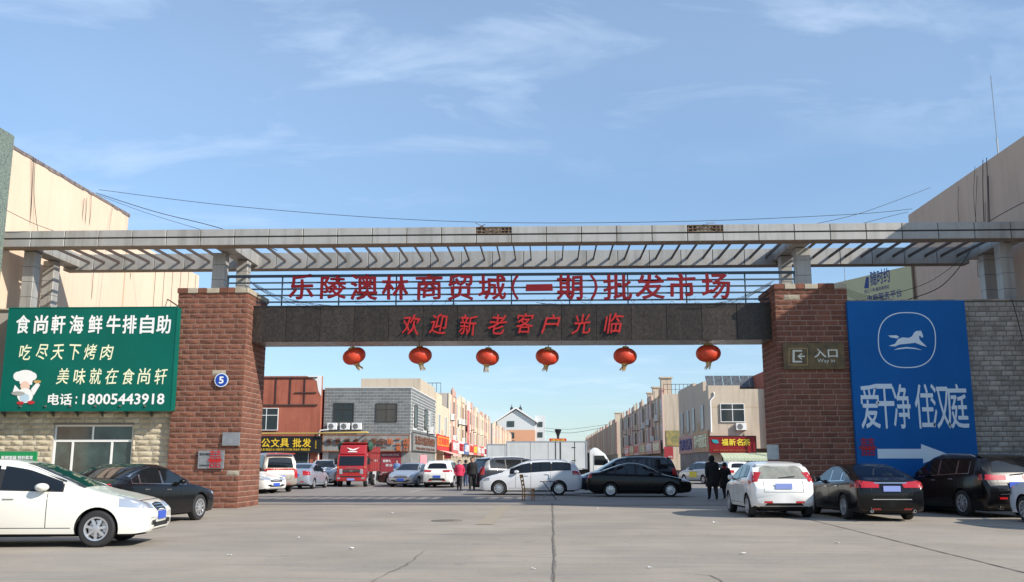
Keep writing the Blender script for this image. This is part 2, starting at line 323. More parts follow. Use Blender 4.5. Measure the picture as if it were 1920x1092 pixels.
# ================================================================== ground
def ground_mat():
    m = bpy.data.materials.new('worn_concrete'); m.use_nodes = True; nt = m.node_tree; n = nt.nodes; l = nt.links; b = n['Principled BSDF']; b.inputs['Roughness'].default_value = 0.9
    geo = n.new('ShaderNodeNewGeometry'); pos = geo.outputs['Position']
    def noise(sc, det, stretch=None, dist=0):
        no = n.new('ShaderNodeTexNoise'); no.inputs['Scale'].default_value = sc; no.inputs['Detail'].default_value = det; no.inputs['Roughness'].default_value = 0.6; no.inputs['Distortion'].default_value = dist
        if stretch: mp = n.new('ShaderNodeMapping'); mp.inputs['Scale'].default_value = stretch; mp.inputs['Rotation'].default_value = (0, 0, 0.25); l.new(pos, mp.inputs[0]); l.new(mp.outputs[0], no.inputs[0])
        else: l.new(pos, no.inputs[0])
        return no.outputs[0]
    def mr(s, a, b_, c, d):
        r = n.new('ShaderNodeMapRange'); r.inputs[1].default_value = a; r.inputs[2].default_value = b_; r.inputs[3].default_value = c; r.inputs[4].default_value = d; l.new(s, r.inputs[0]); return r.outputs[0]
    def mix(f, a, c, mode='MIX'):
        x = n.new('ShaderNodeMix'); x.data_type = 'RGBA'; x.blend_type = mode; l.new(f, x.inputs[0])
        for i, v in ((6, a), (7, c)):
            if isinstance(v, tuple): x.inputs[i].default_value = (*v, 1)
            else: l.new(v, x.inputs[i])
        return x.outputs[2]
    c = mix(mr(noise(0.35, 5, dist=0.4), .38, .62, 0, 1), (0.385, 0.328, 0.255), (0.30, 0.256, 0.203))
    c = mix(mr(noise(0.9, 6, (0.35, 2.2, 1), 0.8), .48, .66, 0, .7), c, (0.25, 0.225, 0.195))      # drawn-out dusty tyre smears
    c = mix(mr(noise(3.5, 8), .58, .72, 0, .4), c, (0.20, 0.18, 0.165))
    c = mix(mr(noise(55, 3), .35, .7, 0, .35), c, (0.21, 0.19, 0.17))
    c = mix(mr(noise(0.16, 3), .5, .62, 0, .35), c, (0.40, 0.35, 0.29)); c = mix(mr(noise(1.7, 4), .63, .72, 0, .55), c, (0.17, 0.148, 0.128)); c = mix(mr(noise(14, 6, (1, 1, 1)), .5, .8, 0, .45), c, (0.42, 0.38, 0.33))
    v = n.new('ShaderNodeTexVoronoi'); v.inputs['Scale'].default_value = 9; l.new(pos, v.inputs['Vector']); c = mix(mr(v.outputs['Distance'], 0.03, 0.07, 0.5, 0), c, (0.07, 0.065, 0.06))
    l.new(c, b.inputs['Base Color'])
    bp = n.new('ShaderNodeBump'); bp.inputs['Strength'].default_value = 0.35; bp.inputs['Distance'].default_value = 0.01; l.new(noise(40, 4), bp.inputs['Height']); l.new(bp.outputs[0], b.inputs['Normal'])
    return m
M['ground'] = ground_mat()
M['yard'] = mat('yard_asphalt', (0.27, 0.24, 0.21), 0.9, col2=(0.215, 0.19, 0.17), scale=0.5, bump=0.3)
M['joint'] = mat('joint_dark', (0.15, 0.13, 0.108), 0.95); M['yellow_mark'] = mat('faded_yellow', (0.36, 0.295, 0.20), 0.9, col2=(0.32, 0.28, 0.22), scale=9)
M['white_mark'] = mat('faded_white', (0.62, 0.60, 0.56), 0.9, col2=(0.4, 0.37, 0.33), scale=5); M['crack'] = mat('crack_fill', (0.20, 0.175, 0.145), 0.95)
gr = MB().quad(((-1500,-200,0),(1500,-200,0),(1500,2500,0),(-1500,2500,0))).build('ground', 'ground'); tag(gr, kind='structure')
yd = MB().quad(((-60,34.2,0.004),(60,34.2,0.004),(60,400,0.004),(-60,400,0.004))).build('asphalt_yard', 'yard'); tag(yd, kind='structure')
def strip(pts, w, m, name, z=0.008, jit=0.0, ragged=0.0):
    mb = MB(); a = []; 
    P2 = []
    for p, q in zip(pts, pts[1:]):
        k = max(1, int((Vector(q)-Vector(p)).length / 0.22)) if jit or ragged else 1
        for i in range(k): P2.append(Vector(p).lerp(Vector(q), i/k))
    P2.append(Vector(pts[-1])); off = 0
    for i, p in enumerate(P2):
        d = (P2[min(i+1, len(P2)-1)] - P2[max(i-1, 0)]).normalized(); s = Vector((-d.y, d.x))
        off = off*0.75 + random.uniform(-jit, jit); ww = w*(1+random.uniform(-ragged, ragged))
        a.append((mb.bm.verts.new((*(p+s*(off-ww/2)), z)), mb.bm.verts.new((*(p+s*(off+ww/2)), z))))
    for u, v in zip(a, a[1:]): mb.bm.faces.new((u[0], v[0], v[1], u[1]))
    o = mb.build(name, m, gr); return o
def G(x, y): p = P(x, y, Z=0); return (p.x, p.y)
strip([G(1036,1110), G(1038,1040), G(1035,944)], 0.022, 'joint', 'ground_joint', jit=0.010, ragged=0.6)
strip([G(1037,1110), G(1039,1040), G(1036,944)], 0.035, 'crack', 'ground_crack', z=0.004, jit=0.012, ragged=0.7)
strip([G(1470,963), G(1960,1084)], 0.035, 'joint', 'ground_joint', jit=0.006, ragged=0.3)
strip([G(300,1003), G(-200,1042)], 0.025, 'crack', 'ground_joint', jit=0.01, ragged=0.5)
strip([(-30,33.9), (30,33.9)], 0.14, 'joint', 'ground_joint', z=0.010, ragged=0.1)
strip([G(660,1110), G(700,1085), G(760,1060), G(795,1034)], 0.02, 'crack', 'ground_crack', jit=0.03, ragged=0.6)
strip([G(1400,1110), G(1330,1080), G(1240,1072)], 0.018, 'crack', 'ground_crack', jit=0.03, ragged=0.6)
strip([G(760,1001), G(890,1003), G(1030,1001)], 0.018, 'crack', 'ground_crack', jit=0.02, ragged=0.6)
strip([G(1040,1010), G(1240,1003), G(1420,1008)], 0.016, 'crack', 'ground_crack', jit=0.02, ragged=0.6)
strip([G(948,948), G(908,984)], 0.42, 'yellow_mark', 'yellow_marking', ragged=0.04)
strip([G(1500,962), G(1560,963)], 0.25, 'yellow_mark', 'yellow_marking', ragged=0.04)
strip([G(1830,985), G(1960,993)], 0.13, 'white_mark', 'white_marking', ragged=0.08)
strip([G(1480,985), G(1640,984)], 0.035, 'crack', 'ground_crack', jit=0.01, ragged=0.6)
strip([(-16,44.5), (2,44.1)], 0.12, 'white_mark', 'white_marking', z=0.012, ragged=0.1)
for sx in (-9.6, -7.0, -4.4): strip([(sx,48), (sx+.1,52.5)], 0.1, 'white_mark', 'white_marking', z=0.012, ragged=0.1)
mh = MB(); mh.lathe([(0.0,0.012),(0.30,0.012),(0.31,0.006),(0.36,0.006),(0.40,0.013),(0.41,0.0)], 28)
for i in range(-3, 4): mh.box(-0.2, 0.2, i*0.07-0.012, i*0.07+0.012, 0.012, 0.018)
c = P(838, 977, Z=0); tag(mh.build('manhole_cover', mat('cast_iron', (0.19, 0.165, 0.14), 0.85, 0.2), loc=(c.x, c.y, 0.003)), 'round iron manhole cover set in the forecourt left of the central joint', 'manhole cover')
random.seed(3)
for (x, y, s) in ((1393,1040,.07),(1432,964,.10),(735,963,.07),(1340,981,.06),(1850,975,.16),(430,1043,.06),(1218,1066,.05),(660,1030,.06),(1570,1020,.05),(1120,955,.05),(1000,1068,.05),(560,1010,.05)):
    p = P(x, y, Z=0); mb = MB(); t = []
    for k in range(6): a = k*1.05+random.uniform(-.3,.3); t.append((s*math.cos(a)*random.uniform(.5,1), s*math.sin(a)*random.uniform(.4,.9), 0.012+random.random()*0.03))
    mb.bm.faces.new([mb.bm.verts.new(q) for q in t]); bmesh.ops.triangulate(mb.bm, faces=mb.bm.faces[:]); bmesh.ops.solidify(mb.bm, geom=mb.bm.faces[:], thickness=0.004)
    o = mb.build('paper_scrap', 'white', loc=(p.x, p.y, 0)); tag(o, 'small crumpled scrap of pale paper lying on the forecourt', 'litter', 'paper scraps on the forecourt')

# ================================================================== gate
BR = brick_meshes('red', 'red_brick'); PS_ = brick_meshes('pale', 'pale_stone'); CS_ = brick_meshes('cream', 'cream_stone'); GS_ = brick_meshes('grey', 'grey_stone', rough=0.02)
def pillar(x0, x1, y0, y1, h, label, face_side):
    t = empty('brick_pillar', ((x0+x1)/2, y0, 0), 0, label, 'gate pillar')
    w = x1-x0; d = y1-y0
    MB().box(-w/2+.0, w/2, 0.0, d, 0, h).build('mortar_core', 'mortar', t)
    ORG = (-w/2-0.03, 0, 0)
    lay = course_layout(w+0.06, h-0.19, 0.50, 0.178)
    place_bricks(lay, BR, t, ORG, 0, odd=(PS_, 0.006), k=.7)
    # inner and outer flanks, rotated quarter turns
    s1 = course_layout(d, h-0.19, 0.46, 0.178)
    left = len(lay)
    near = [q for q in s1]
    for rz, org, seen in ((R(90), (w/2, 0, 0), face_side > 0), (R(-90), (-w/2, d, 0), face_side < 0)):
        place_bricks(list(near), BR, t, org, rz, limit=max(0, 300-left) if seen else 0, score=(lambda q: -q[1]) if seen else None, rest='brick_courses', k=.55)
    cap = MB(); random.seed(11)
    x = -w/2-0.05
    while x < w/2:
        ww = min(random.uniform(.25, .5), w/2+0.05-x)
        if ww > 0.05: o = MB().box(x+.006, x+ww-.006, -0.07, d+0.05, h-0.18, h+random.uniform(-.01, .01)).build('cap_stone', 'pale_stone' if random.random() < .6 else 'red_brick', t, bevel=0.012)
        x += ww
    return t
PY0, PY1 = 31.3, 33.6
pl = pillar(-12.72, -10.32, PY0, PY1, 7.42, 'red rock-faced brick gate pillar on the left with the round number 5 plate', 1)
prr = pillar(7.68, 10.05, PY0, PY1, 7.42, 'red rock-faced brick gate pillar on the right carrying the brass way-in sign', -1)

# cross beam clad in granite
BX0, BX1, BY0, BY1, BZ0, BZ1 = -10.34, 7.70, 31.95, 33.35, 5.62, 6.86
bt = empty('granite_crossbeam', (BX0, BY0, BZ0), 0, 'dark granite crossbeam spanning the two brick pillars over the entrance', 'gate beam')
W_ = BX1-BX0; D_ = BY1-BY0; H_ = BZ1-BZ0
MB().box(0, W_, 0.03, D_-0.03, 0.03, H_-0.03).build('beam_core', 'granite', bt)
pm = MB().box(0.008, 1.192, -0.0, 0.028, 0.0, H_).mesh('granite_panel', 'granite', bevel=0.004)
sm = MB().box(0.004, 1.196, 0.03, D_, -0.001, 0.028).mesh('soffit_panel', 'granite_pale', bevel=0.003)
k = int(round(W_/1.2)); sc = W_/(k*1.2)
for i in range(k):
    inst('granite_panel', pm, bt, (i*1.2*sc, 0, 0), (0,0,0), (sc,1,1)); inst('soffit_panel', sm, bt, (i*1.2*sc, 0, 0), (0,0,0), (sc,1,1))
    inst('back_panel', pm, bt, (i*1.2*sc, D_-.028, 0), (0,0,0), (sc,1,1))
MB().box(0, W_, -0.02, D_+0.02, H_, H_+0.035).build('coping', 'dark_metal', bt)
def pxz(x, y, Y): p = P(x, y, Y=Y); return p.x, p.z
def placed_text(body, x0, y0, x1, y1, Y, parent, **k_):
    """text whose ink fills the photograph's box, standing on the plane Y; coordinates local to parent"""
    a = P(x0, y1, Y=Y); b = P(x1, y0, Y=Y); q = parent.matrix_world.translation if parent else Vector()
    q = parent.location if parent else Vector()
    return fit_text(body, a.x-q.x, b.x-q.x, a.z-q.z, b.z-q.z, Y-q.y, parent=parent, **k_)
wel = empty('welcome_lettering', (-1.3, BY0-0.05, 6.0), 0, 'eight small bright red raised characters fixed to the face of the granite beam', 'sign')
for ch, x, y in zip('欢迎新老客户光临', (768,820,875,930,981,1029,1088,1147), (610,608,610,608,606,608,608,607)):
    placed_text(ch, x-16, y-19, x+16, y+19, BY0-0.055, wel, name='character', bold=0.007, depth=0.035, mat_='sign_red2', shear=0.16, wob=0.02)
# steel railing with the big name
RY = 32.25
rl = empty('sign_railing', (-1.3, RY, BZ1), 0, 'blue grey steel railing on top of the granite beam holding large characters', 'railing')
def bar(x0, x1, z, r=0.022, name='rail'): MB().box(x0+1.3, x1+1.3, -r, r, z-r-BZ1, z+r-BZ1).build(name, 'rail', rl)
zs = [P(960, y, Y=RY).z for y in (515, 527.5, 539.5, 551.5, 564)]
bar(-11.36, 8.62, zs[0], 0.045, 'top_rail')
for z in zs[1:]: bar(-11.34 if z > 7.45 else -10.9, 8.6 if z > 7.45 else 8.0, z, 0.026)
for i in range(9): x = -9.42+i*2.04; MB().box(x-.022+1.3, x+.022+1.3, 0.03, 0.07, 0.02, zs[0]-BZ1).build('post', 'rail', rl)
for x in (-11.36, 8.60): MB().box(x-.025+1.3, x+.025+1.3, -0.03, 0.02, zs[2]-BZ1-0.2, zs[0]-BZ1).build('end_post', 'rail', rl)
nm = empty('market_name_lettering', (-1.3, RY-0.06, BZ1+0.2), 0, 'row of large maroon characters with brackets fixed in front of the railing', 'sign')
for ch, x0, x1, y0, y1 in (('乐',541,590,515,562),('陵',600,650,517,561),('澳',656,709,514,564),('林',715,767,516,563),('商',779,830,514,563),('贸',839,888,515,564),('城',897,949,515,563),('（',959,972,516,563),('一',986,1036,533,546),('期',1044,1092,516,563),('）',1107,1120,516,563),('批',1131,1184,515,563),('发',1191,1246,515,562),('市',1252,1303,513,563),('场',1316,1368,513,561)):
    placed_text(ch, x0, y0, x1, y1, RY-0.05, nm, name='character', bold=0.019 if ch not in '一' else 0.012, depth=0.05, mat_='sign_red', wob=0.012)
random.seed(5)
for i in range(16):      # loose bits of wire hanging below the letters
    x = random.uniform(-9, 6); z = BZ1+random.uniform(.1, .3); pts = [(x+1.3+j*0.06*random.uniform(-1.4, 2), -.07, z-BZ1-0.05*j+0.09*math.sin(j*1.7+i)) for j in range(6)]
    MB().tube(pts, 0.006, 4).build('loose_wire', 'cable', rl)

# pergola: two clad beams, rafters, columns, cross beams
pg = empty('steel_pergola', (-1.3, 31.4, 0), 0, 'long grey panelled double beam pergola carried high above the gate on short columns', 'pergola')
def pb(x0, x1, y0, y1, z0, z1, name, m='panel', bev=0.006): return MB().box(x0+1.3, x1+1.3, y0-31.4, y1-31.4, z0, z1).build(name, m, pg, bevel=bev)
FX0, FX1, FY0, FY1, FZ0, FZ1 = -19.42, 16.95, 31.4, 31.95, 8.97, 9.54
mb = MB(); mb.box(FX0+1.3, FX1+1.3, 0.05, FY1-31.4-.01, FZ0+.02, FZ1-.015); mb.build('front_beam_core', 'rafter', pg)
NP = 30; pw = (FX1-FX0)/NP
up = MB().box(.012, pw-.012, 0, .055, .315, .57).mesh('beam_panel', 'panel', bevel=.01); lo = MB().box(.012, pw-.012, 0, .055, 0, .265).mesh('beam_panel', 'panel', bevel=.01)
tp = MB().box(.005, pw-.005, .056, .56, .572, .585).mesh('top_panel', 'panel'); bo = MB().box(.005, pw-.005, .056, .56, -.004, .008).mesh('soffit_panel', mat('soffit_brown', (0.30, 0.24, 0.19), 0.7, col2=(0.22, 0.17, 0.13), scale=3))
gone = []
for i in range(NP):
    xx = FX0+i*pw+1.3; xc = FX0+(i+.5)*pw
    miss = abs(xc-P(905, 438, Y=31.4).x) < pw*.5 or abs(xc-P(1305, 434, Y=31.4).x) < pw*.5
    if miss: gone.append(xx)
    else: inst('beam_panel', up, pg, (xx, 0, FZ0))
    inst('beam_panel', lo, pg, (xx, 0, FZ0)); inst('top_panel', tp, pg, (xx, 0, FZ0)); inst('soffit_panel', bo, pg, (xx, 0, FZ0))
random.seed(21)
for xx in gone:
    mb = MB()
    for z in (.33, .43, .55): mb.box(xx, xx+pw, .0, .03, FZ0+z-.015, FZ0+z+.015)
    for q in range(9): x = xx+pw*q/9+.03; mb.box(x, x+.025+random.random()*.03, .01, .035, FZ0+.33, FZ0+.55)
    for q in range(7): x = xx+random.random()*pw*.8; mb.obox((x+.1, -.02, FZ0+.38+random.random()*.24), (.05+random.random()*.2, .008, .008), Matrix.Rotation(random.uniform(-.6,.6), 3, 'Y'))
    mb.build('exposed_frame', 'rust', pg)
    mb = MB(); mb.box(xx+.35, xx+pw*.72, .036, .044, FZ0+.33, FZ0+.54); mb.build('backing_board', 'pale_stone', pg)
for z in (FZ0+.29,): mb = MB(); mb.box(FX0+1.3, FX1+1.3, .03, .05, z-.025, z+.025); mb.build('groove', 'black', pg)
QX0, QX1, QY0, QY1, QZ0, QZ1 = -18.9, 15.9, 35.0, 35.5, 8.87, 9.5
MB().box(QX0+1.3, QX1+1.3, QY0-31.4+.03, QY1-31.4, QZ0+.01, QZ1-.01).build('rear_beam_core', 'rafter', pg)
NQ = 29; qw = (QX1-QX0)/NQ; qm = MB().box(.012, qw-.012, 0, .03, 0, QZ1-QZ0).mesh('beam_panel', 'panel', bevel=.008)
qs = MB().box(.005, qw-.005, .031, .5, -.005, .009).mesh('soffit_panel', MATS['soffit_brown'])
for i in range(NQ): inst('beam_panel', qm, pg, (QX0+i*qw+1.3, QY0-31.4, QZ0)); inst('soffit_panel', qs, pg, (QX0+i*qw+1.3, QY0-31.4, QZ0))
rf = MB().box(-.018, .018, FY1-31.4-.02, QY0-31.4+.01, -.05, .05).mesh('rafter', 'rafter')
n_r = 58
for i in range(n_r):
    x = QX0+.45+i*(QX1-QX0-.9)/(n_r-1)
    if min(abs(x+11.4), abs(x-8.8), abs(x+18.6), abs(x-16.1)) < .30: continue
    inst('rafter', rf, pg, (x+1.3, 0, 9.16))
def column(x, y, z0, w=.44, d=.42, name='column'):
    mb = MB(); h = FZ0-z0; mb.box(x-w/2+1.3, x+w/2+1.3, y-31.4, y-31.4+d, z0, FZ0); 
    o = mb.build(name, 'panel', pg, bevel=.012)
    sm_ = MB()
    for q in range(1, int(h/.55)+1): sm_.box(x-w/2-.003+1.3, x+w/2+.003+1.3, y-31.4-.003, y-31.4+d+.003, z0+q*.55, z0+q*.55+.012)
    if h > .56: sm_.build('column_seam', 'dark_metal', pg)
for (x, y, z0, w) in ((-11.87, 32.6, 7.42, .46), (-11.45, 33.9, 6.9, .42), (9.05, 32.6, 7.42, .5), (8.78, 33.9, 6.9, .4), (-18.6, 32.1, 6.75, .42), (-18.75, 33.7, 6.0, .44), (15.85, 32.1, 6.8, .42), (16.1, 33.9, 6.0, .42)):
    column(x, y, z0, w)
for x, w in ((-11.5, .62), (8.85, .62), (-18.55, .6), (16.1, .6)):
    pb(x-w/2, x+w/2, FY1, QY0-.002, FZ0+.02, FZ1-.06, 'cross_beam')
    for q in range(1, 3): pb(x-w/2-.003, x+w/2+.003, FY1+q*1.02, FY1+q*1.02+.012, FZ0+.017, FZ1-.057, 'cross_seam', 'dark_metal', 0)

# ================================================================== wing walls of the gate
lw = empty('stone_wing_wall', (-19.5, 31.5, 0), 0, 'cream rock-faced stone wall with a window below the green restaurant sign', 'wall')
LWH = 6.72; wx0, wx1, wz0, wz1 = 19.5-16.85, 19.5-14.1, 0.95, 2.76
mb = MB(); mb.box(0, 6.78, .04, .6, 0, wz0); mb.box(0, 6.78, .04, .6, wz1, LWH); mb.box(0, wx0, .04, .6, wz0, wz1); mb.box(wx1, 6.78, .04, .6, wz0, wz1); mb.build('mortar_core', 'mortar_pale', lw)
place_bricks(course_layout(6.78, 3.55, .48, .19, holes=((wx0, wx1, wz0, wz1),)), CS_, lw, (0, .04, 0), 0, 'stone', limit=295, score=lambda q: -q[1])
x = 0.0
while x < 6.7:
    MB().box(x+.005, min(x+.5, 6.78)-.005, -.04, .62, LWH, LWH+.06).build('cap_stone', 'pale_stone', lw, bevel=.01); x += .5
wn = MB(); fw = .05
def frame_rect(mb, x0, x1, z0, z1, y0, y1, t):
    mb.box(x0, x1, y0, y1, z0, z0+t); mb.box(x0, x1, y0, y1, z1-t, z1); mb.box(x0, x0+t, y0, y1, z0+t, z1-t); mb.box(x1-t, x1, y0, y1, z0+t, z1-t); return mb
frame_rect(wn, wx0, wx1, wz0, wz1, .13, .19, .06); wn.box(wx0+.06, wx1-.06, .125, .19, wz1-.58, wz1-.50)
wn.box(wx0+1.30, wx0+1.36, .128, .187, wz1-.5, wz1-.06)
for x in (wx0+.62, wx0+1.98): wn.box(x, x+.07, .128, .187, wz0+.06, wz1-.58)
win = wn.build('window', 'white', lw)
for (a, b_, c_, d_) in ((wx0+.06, wx0+1.30, wz1-.5, wz1-.06), (wx0+1.36, wx1-.06, wz1-.5, wz1-.06), (wx0+.06, wx0+.62, wz0+.06, wz1-.58), (wx0+.69, wx0+1.98, wz0+.06, wz1-.58), (wx0+2.05, wx1-.06, wz0+.06, wz1-.58)):
    MB().box(a, b_, .155, .165, c_, d_).build('pane', 'glass_green', win)
MB().box(wx0+.1, wx1-.1, .4, .42, wz0, wz1-.6).build('curtain', mat('curtain_green_grey', (0.10, 0.16, 0.13), 0.9, col2=(0.04, 0.07, 0.06), scale=7, stretch=(1, 1, .05)), lw)
MB().box(wx0-.02, wx1+.02, -.015, .03, wz1, wz1+.05).build('lintel', 'mortar_dark', lw)
MB().box(wx0-.06, wx1+.06, -.04, .12, wz0-.06, wz0).build('sill', 'white', lw)
for i in range(7): 
    x = .9+i*.85
    mb = MB(); mb.box(x, x+.06, -.62, .0, 3.33, 3.38); mb.prism([(-.62, 3.33), (0, 3.33), (0, 3.02)], 'x', x+.01, x+.05); mb.build('bracket', 'bracket', lw)

gs = empty('restaurant_sign', (-15.5, 30.93, 3.25), 0, 'large green restaurant sign board with white and cream lettering and a cartoon chef', 'sign')
SY = 30.93; sa = P(18, 578, Y=SY); sb = P(333, 576, Y=SY); sc_ = P(320, 770, Y=SY); sx0, sx1, sz0, sz1 = sa.x, sb.x, sc_.z, sa.z
def loc(x, y, z): return (x+15.5, y-SY, z-3.25)
def lb(x0, x1, y0, y1, z0, z1, name, m, par=gs, off=(15.5, -30.93, -3.25), **k_): return MB().box(x0+off[0], x1+off[0], y0+off[1], y1+off[1], z0+off[2], z1+off[2]).build(name, m, par, **k_)
lb(sx0, sx1, SY, SY+.5, sz0, sz1, 'board', 'green', bevel=.008)
mbf = MB(); frame_rect(mbf, sx0-.02+15.5, sx1+.02+15.5, sz0-.02-3.25, sz1+.02-3.25, -.012, .03, .035); mbf.build('trim', 'green', gs)
TY = SY-.006
for ch, x in zip('食尚軒海鲜牛排自助', (43,77,109.5,143.5,179,213,243,276,307)): placed_text(ch, x-14.5, 591, x+14.5, 626, TY, gs, bold=.02, depth=.004, name='character')
for ch, x in zip('吃尽天下烤肉', (46,78,107,138,168,199)): placed_text(ch, x-12, 646, x+12, 675, TY, gs, bold=.008, depth=.004, mat_='cream_letter', shear=.1, wob=.01, name='character')
for ch, x in zip('美味就在食尚轩', (117,148,178,208,239,269,300)): placed_text(ch, x-12, 691, x+12, 721, TY, gs, bold=.008, depth=.004, mat_='cream_letter', shear=.1, wob=.01, name='character')
placed_text('电话', 89, 738, 136, 760, TY, gs, bold=.018, depth=.004); placed_text(':', 141, 743, 145, 758, TY, gs, bold=.02, depth=.004); placed_text('18005443918', 154, 738, 309, 759, TY, gs, bold=.02, depth=.004)
def flat(pts, Y, parent, name, m, th=.004, n=None):
    q = parent.location; v = [P(x, y, Y=Y) for x, y in pts]; mb = MB(); mb.prism([(p.x-q.x, p.z-q.z) for p in v], 'y', Y-q.y-th, Y-q.y, 0); return mb.build(name, m, parent)
def oval(cx, cy, rx, ry, n=18, a0=0, a1=2*math.pi): return [(cx+rx*math.cos(a0+(a1-a0)*i/n), cy+ry*math.sin(a0+(a1-a0)*i/n)) for i in range(n)]
M['chef_skin'] = mat('print_skin', (0.75, 0.52, 0.42), 0.5); M['chef_shade'] = mat('print_blue_grey', (0.42, 0.56, 0.66), 0.5)
CHEF = [(oval(48,702,16,8),'white'),(oval(35,706,10,9),'white'),(oval(60,706,9,8),'white'),([(36,706),(62,706),(60,722),(37,720)],'white'),(oval(47,724,9,9),'chef_skin'),(oval(47,742,15,14),'white'),([(28,722),(38,733),(36,742),(24,735)],'white'),([(58,730),(70,716),(75,722),(63,742)],'white'),(oval(46,746,9,8),'chef_shade'),(oval(38,756,7,3),'fascia'),(oval(58,755,7,3.4),'fascia'),(oval(34,738,13,4),'alloy'),(oval(70,716,7,3),'gold')]
for i, (pts, m) in enumerate(CHEF): flat(pts, SY-.003-.0015*i, gs, 'chef_figure', {'fascia': 'rock_red'}.get(m, m), th=.0015)
# round number plate, steel plaques and red paper cut on the left pillar
def plate_round(cx, cy, r, Y, label):
    c = P(cx, cy, Y=Y); t = empty('number_plate', c, 0, label, 'number plate')
    MB().lathe([(0, 0), (.235, 0), (.235, .03), (0, .03)], 32, 0, 'y').build('rim', 'pale_blue', t)
    MB().lathe([(0, -.004), (.205, -.004), (.205, 0)], 32, 0, 'y').build('disc', mat('enamel_blue', (0.01, 0.05, 0.33), 0.3), t)
    fit_text('5', -.08, .085, -.12, .12, -.0045, name='digit', parent=t, bold=.03, depth=.004); return t
plate_round(415, 713, 13, PY0-.10, 'round blue enamel plate with a white number 5 on the left pillar')
def plaque(x0, y0, x1, y1, Y, label, m='steel', name='wall_plaque', lines=(), cat='plaque'):
    a = P(x0, y1, Y=Y); b = P(x1, y0, Y=Y); t = empty(name, (a.x, Y, a.z), 0, label, cat)
    MB().box(0, b.x-a.x, 0, .04, 0, b.z-a.z).build('plate', m, t, bevel=.004)
    for (s, u0, u1, v0, v1, mm, bd) in lines:
        w, h = b.x-a.x, b.z-a.z; fit_text(s, u0*w, u1*w, v0*h, v1*h, -.003, parent=t, bold=bd, depth=.004, mat_=mm)
    return t
plaque(416, 811, 450, 836, PY0-.10, 'plain brushed steel plaque on the left pillar', lines=())
plaque(370, 845, 421, 879, PY0-.10, 'steel plaque with black lettering and red paper cut pasted on it', lines=(('限宽车辆出入', .06, .55, .72, .86, 'black', .01), ('乐陵澳林商贸城', .06, .5, .12, .22, 'black', 0)))
def paper_cut(cx, cy, w, h, Y, label):
    a = P(cx-w/2, cy+h/2, Y=Y); b = P(cx+w/2, cy-h/2, Y=Y); t = empty('paper_cut', (a.x, Y, a.z), 0, label, 'paper cut'); W, H = b.x-a.x, b.z-a.z
    fit_text('囍', W*.12, W*.88, 0, H, -.002, parent=t, bold=.0, depth=.006, mat_='sign_red2', name='character')
    mb = MB(); mb.prism([(0, H*.42), (W*.5, H*.36), (W, H*.42), (W*.92, H*.5), (W*.5, H*.46), (W*.08, H*.5)], 'y', -.004, .002); mb.build('ribbon', 'sign_red2', t)
paper_cut(403, 861, 31, 34, PY0-.145, 'red double happiness paper cut stuck over the lettered steel plaque')
cb = tag(plaque(1439, 834, 1460, 862, PY0+.2, 'small grey metal box fixed low on the flank of the right pillar', m='steel', name='junction_box', cat='junction box'))

# right wing wall, blue hotel board, way-in plate
rw = empty('stone_wing_wall', (10.07, 31.45, 0), 0, 'grey rock-faced stone wall running right from behind the blue hotel board', 'wall')
RW = 6.93; MB().box(0, RW, .04, .6, 0, 6.83).build('mortar_core', 'mortar_dark', rw)
place_bricks([(cx+3.5, cz, w, h) for cx, cz, w, h in course_layout(RW-3.5, 6.8, .36, .165)], GS_, rw, (0, .04, 0), 0, 'stone', limit=300, score=lambda q: -q[1])
x = 0.0
while x < RW-.05: MB().box(x+.005, min(x+.6, RW)-.005, -.04, .62, 6.83, 6.88).build('cap_stone', 'grey_stone', rw, bevel=.008); x += .6
HY = 31.12
bb = empty('hotel_board', (12, HY, 1), 0, 'tall blue hotel advertising board with a white galloping horse in a rounded ring', 'sign')
a = P(1588, 565, Y=HY); b_ = P(1808, 563, Y=HY)
MB().box(a.x-12, b_.x-12, 0, .3, -.95, a.z-1).build('board', 'blue', bb, bevel=.006)
ring_o = []; ring_i = []
for i in range(64):
    t = 2*math.pi*i/64; c_, s_ = math.cos(t), math.sin(t); f = lambda v, e: math.copysign(abs(v)**e, v)
    ring_o.append((1700.5+54.5*f(c_, .8), 638+52.5*f(s_, .8))); ring_i.append((1700.5+52.6*f(c_, .8), 638+50.6*f(s_, .8)))
mb = MB(); q = bb.location; vo = [P(x, y, Y=HY-.004)-q for x, y in ring_o]; vi = [P(x, y, Y=HY-.004)-q for x, y in ring_i]
A = [mb.bm.verts.new(v) for v in vo]; B = [mb.bm.verts.new(v) for v in vi]
for i in range(64): j = (i+1) % 64; mb.bm.faces.new((A[i], A[j], B[j], B[i]))
mb.build('ring', 'pale_blue', bb)
HORSE = [(1666,649),(1678,645),(1684,636),(1692,633),(1704,634),(1710,631),(1714,624),(1718,621),(1727,620.5),(1728,623),(1731,631),(1729,634),(1725,630),(1723,631),(1724,637),(1732,645),(1738,651),(1728,648),(1716,643),(1700,645),(1688,646),(1678,650)]
flat(HORSE, HY-.003, bb, 'horse_emblem', 'pale_blue')
flat([(1665,629.5),(1681,629),(1686,632),(1682,635),(1670,633)], HY-.003, bb, 'horse_tail', 'pale_blue')
flat([(1676,656.5),(1684,653),(1700,651),(1716,652.5),(1729,657),(1716,654.8),(1700,653.8),(1684,655.5)], HY-.003, bb, 'ground_stroke', 'pale_blue')
for ch, x0, x1 in (('爱',1616,1646),('干',1646,1674),('净',1677,1704),('住',1719,1748),('汉',1749,1778),('庭',1779,1811)): placed_text(ch, x0, 720, x1, 804, HY-.004, bb, bold=.009, depth=.004, mat_='pale_blue', name='character')
flat([(1645,842),(1727,842),(1727,833),(1778,852),(1731,869),(1731,860),(1646,860)], HY-.004, bb, 'arrow', 'pale_blue')
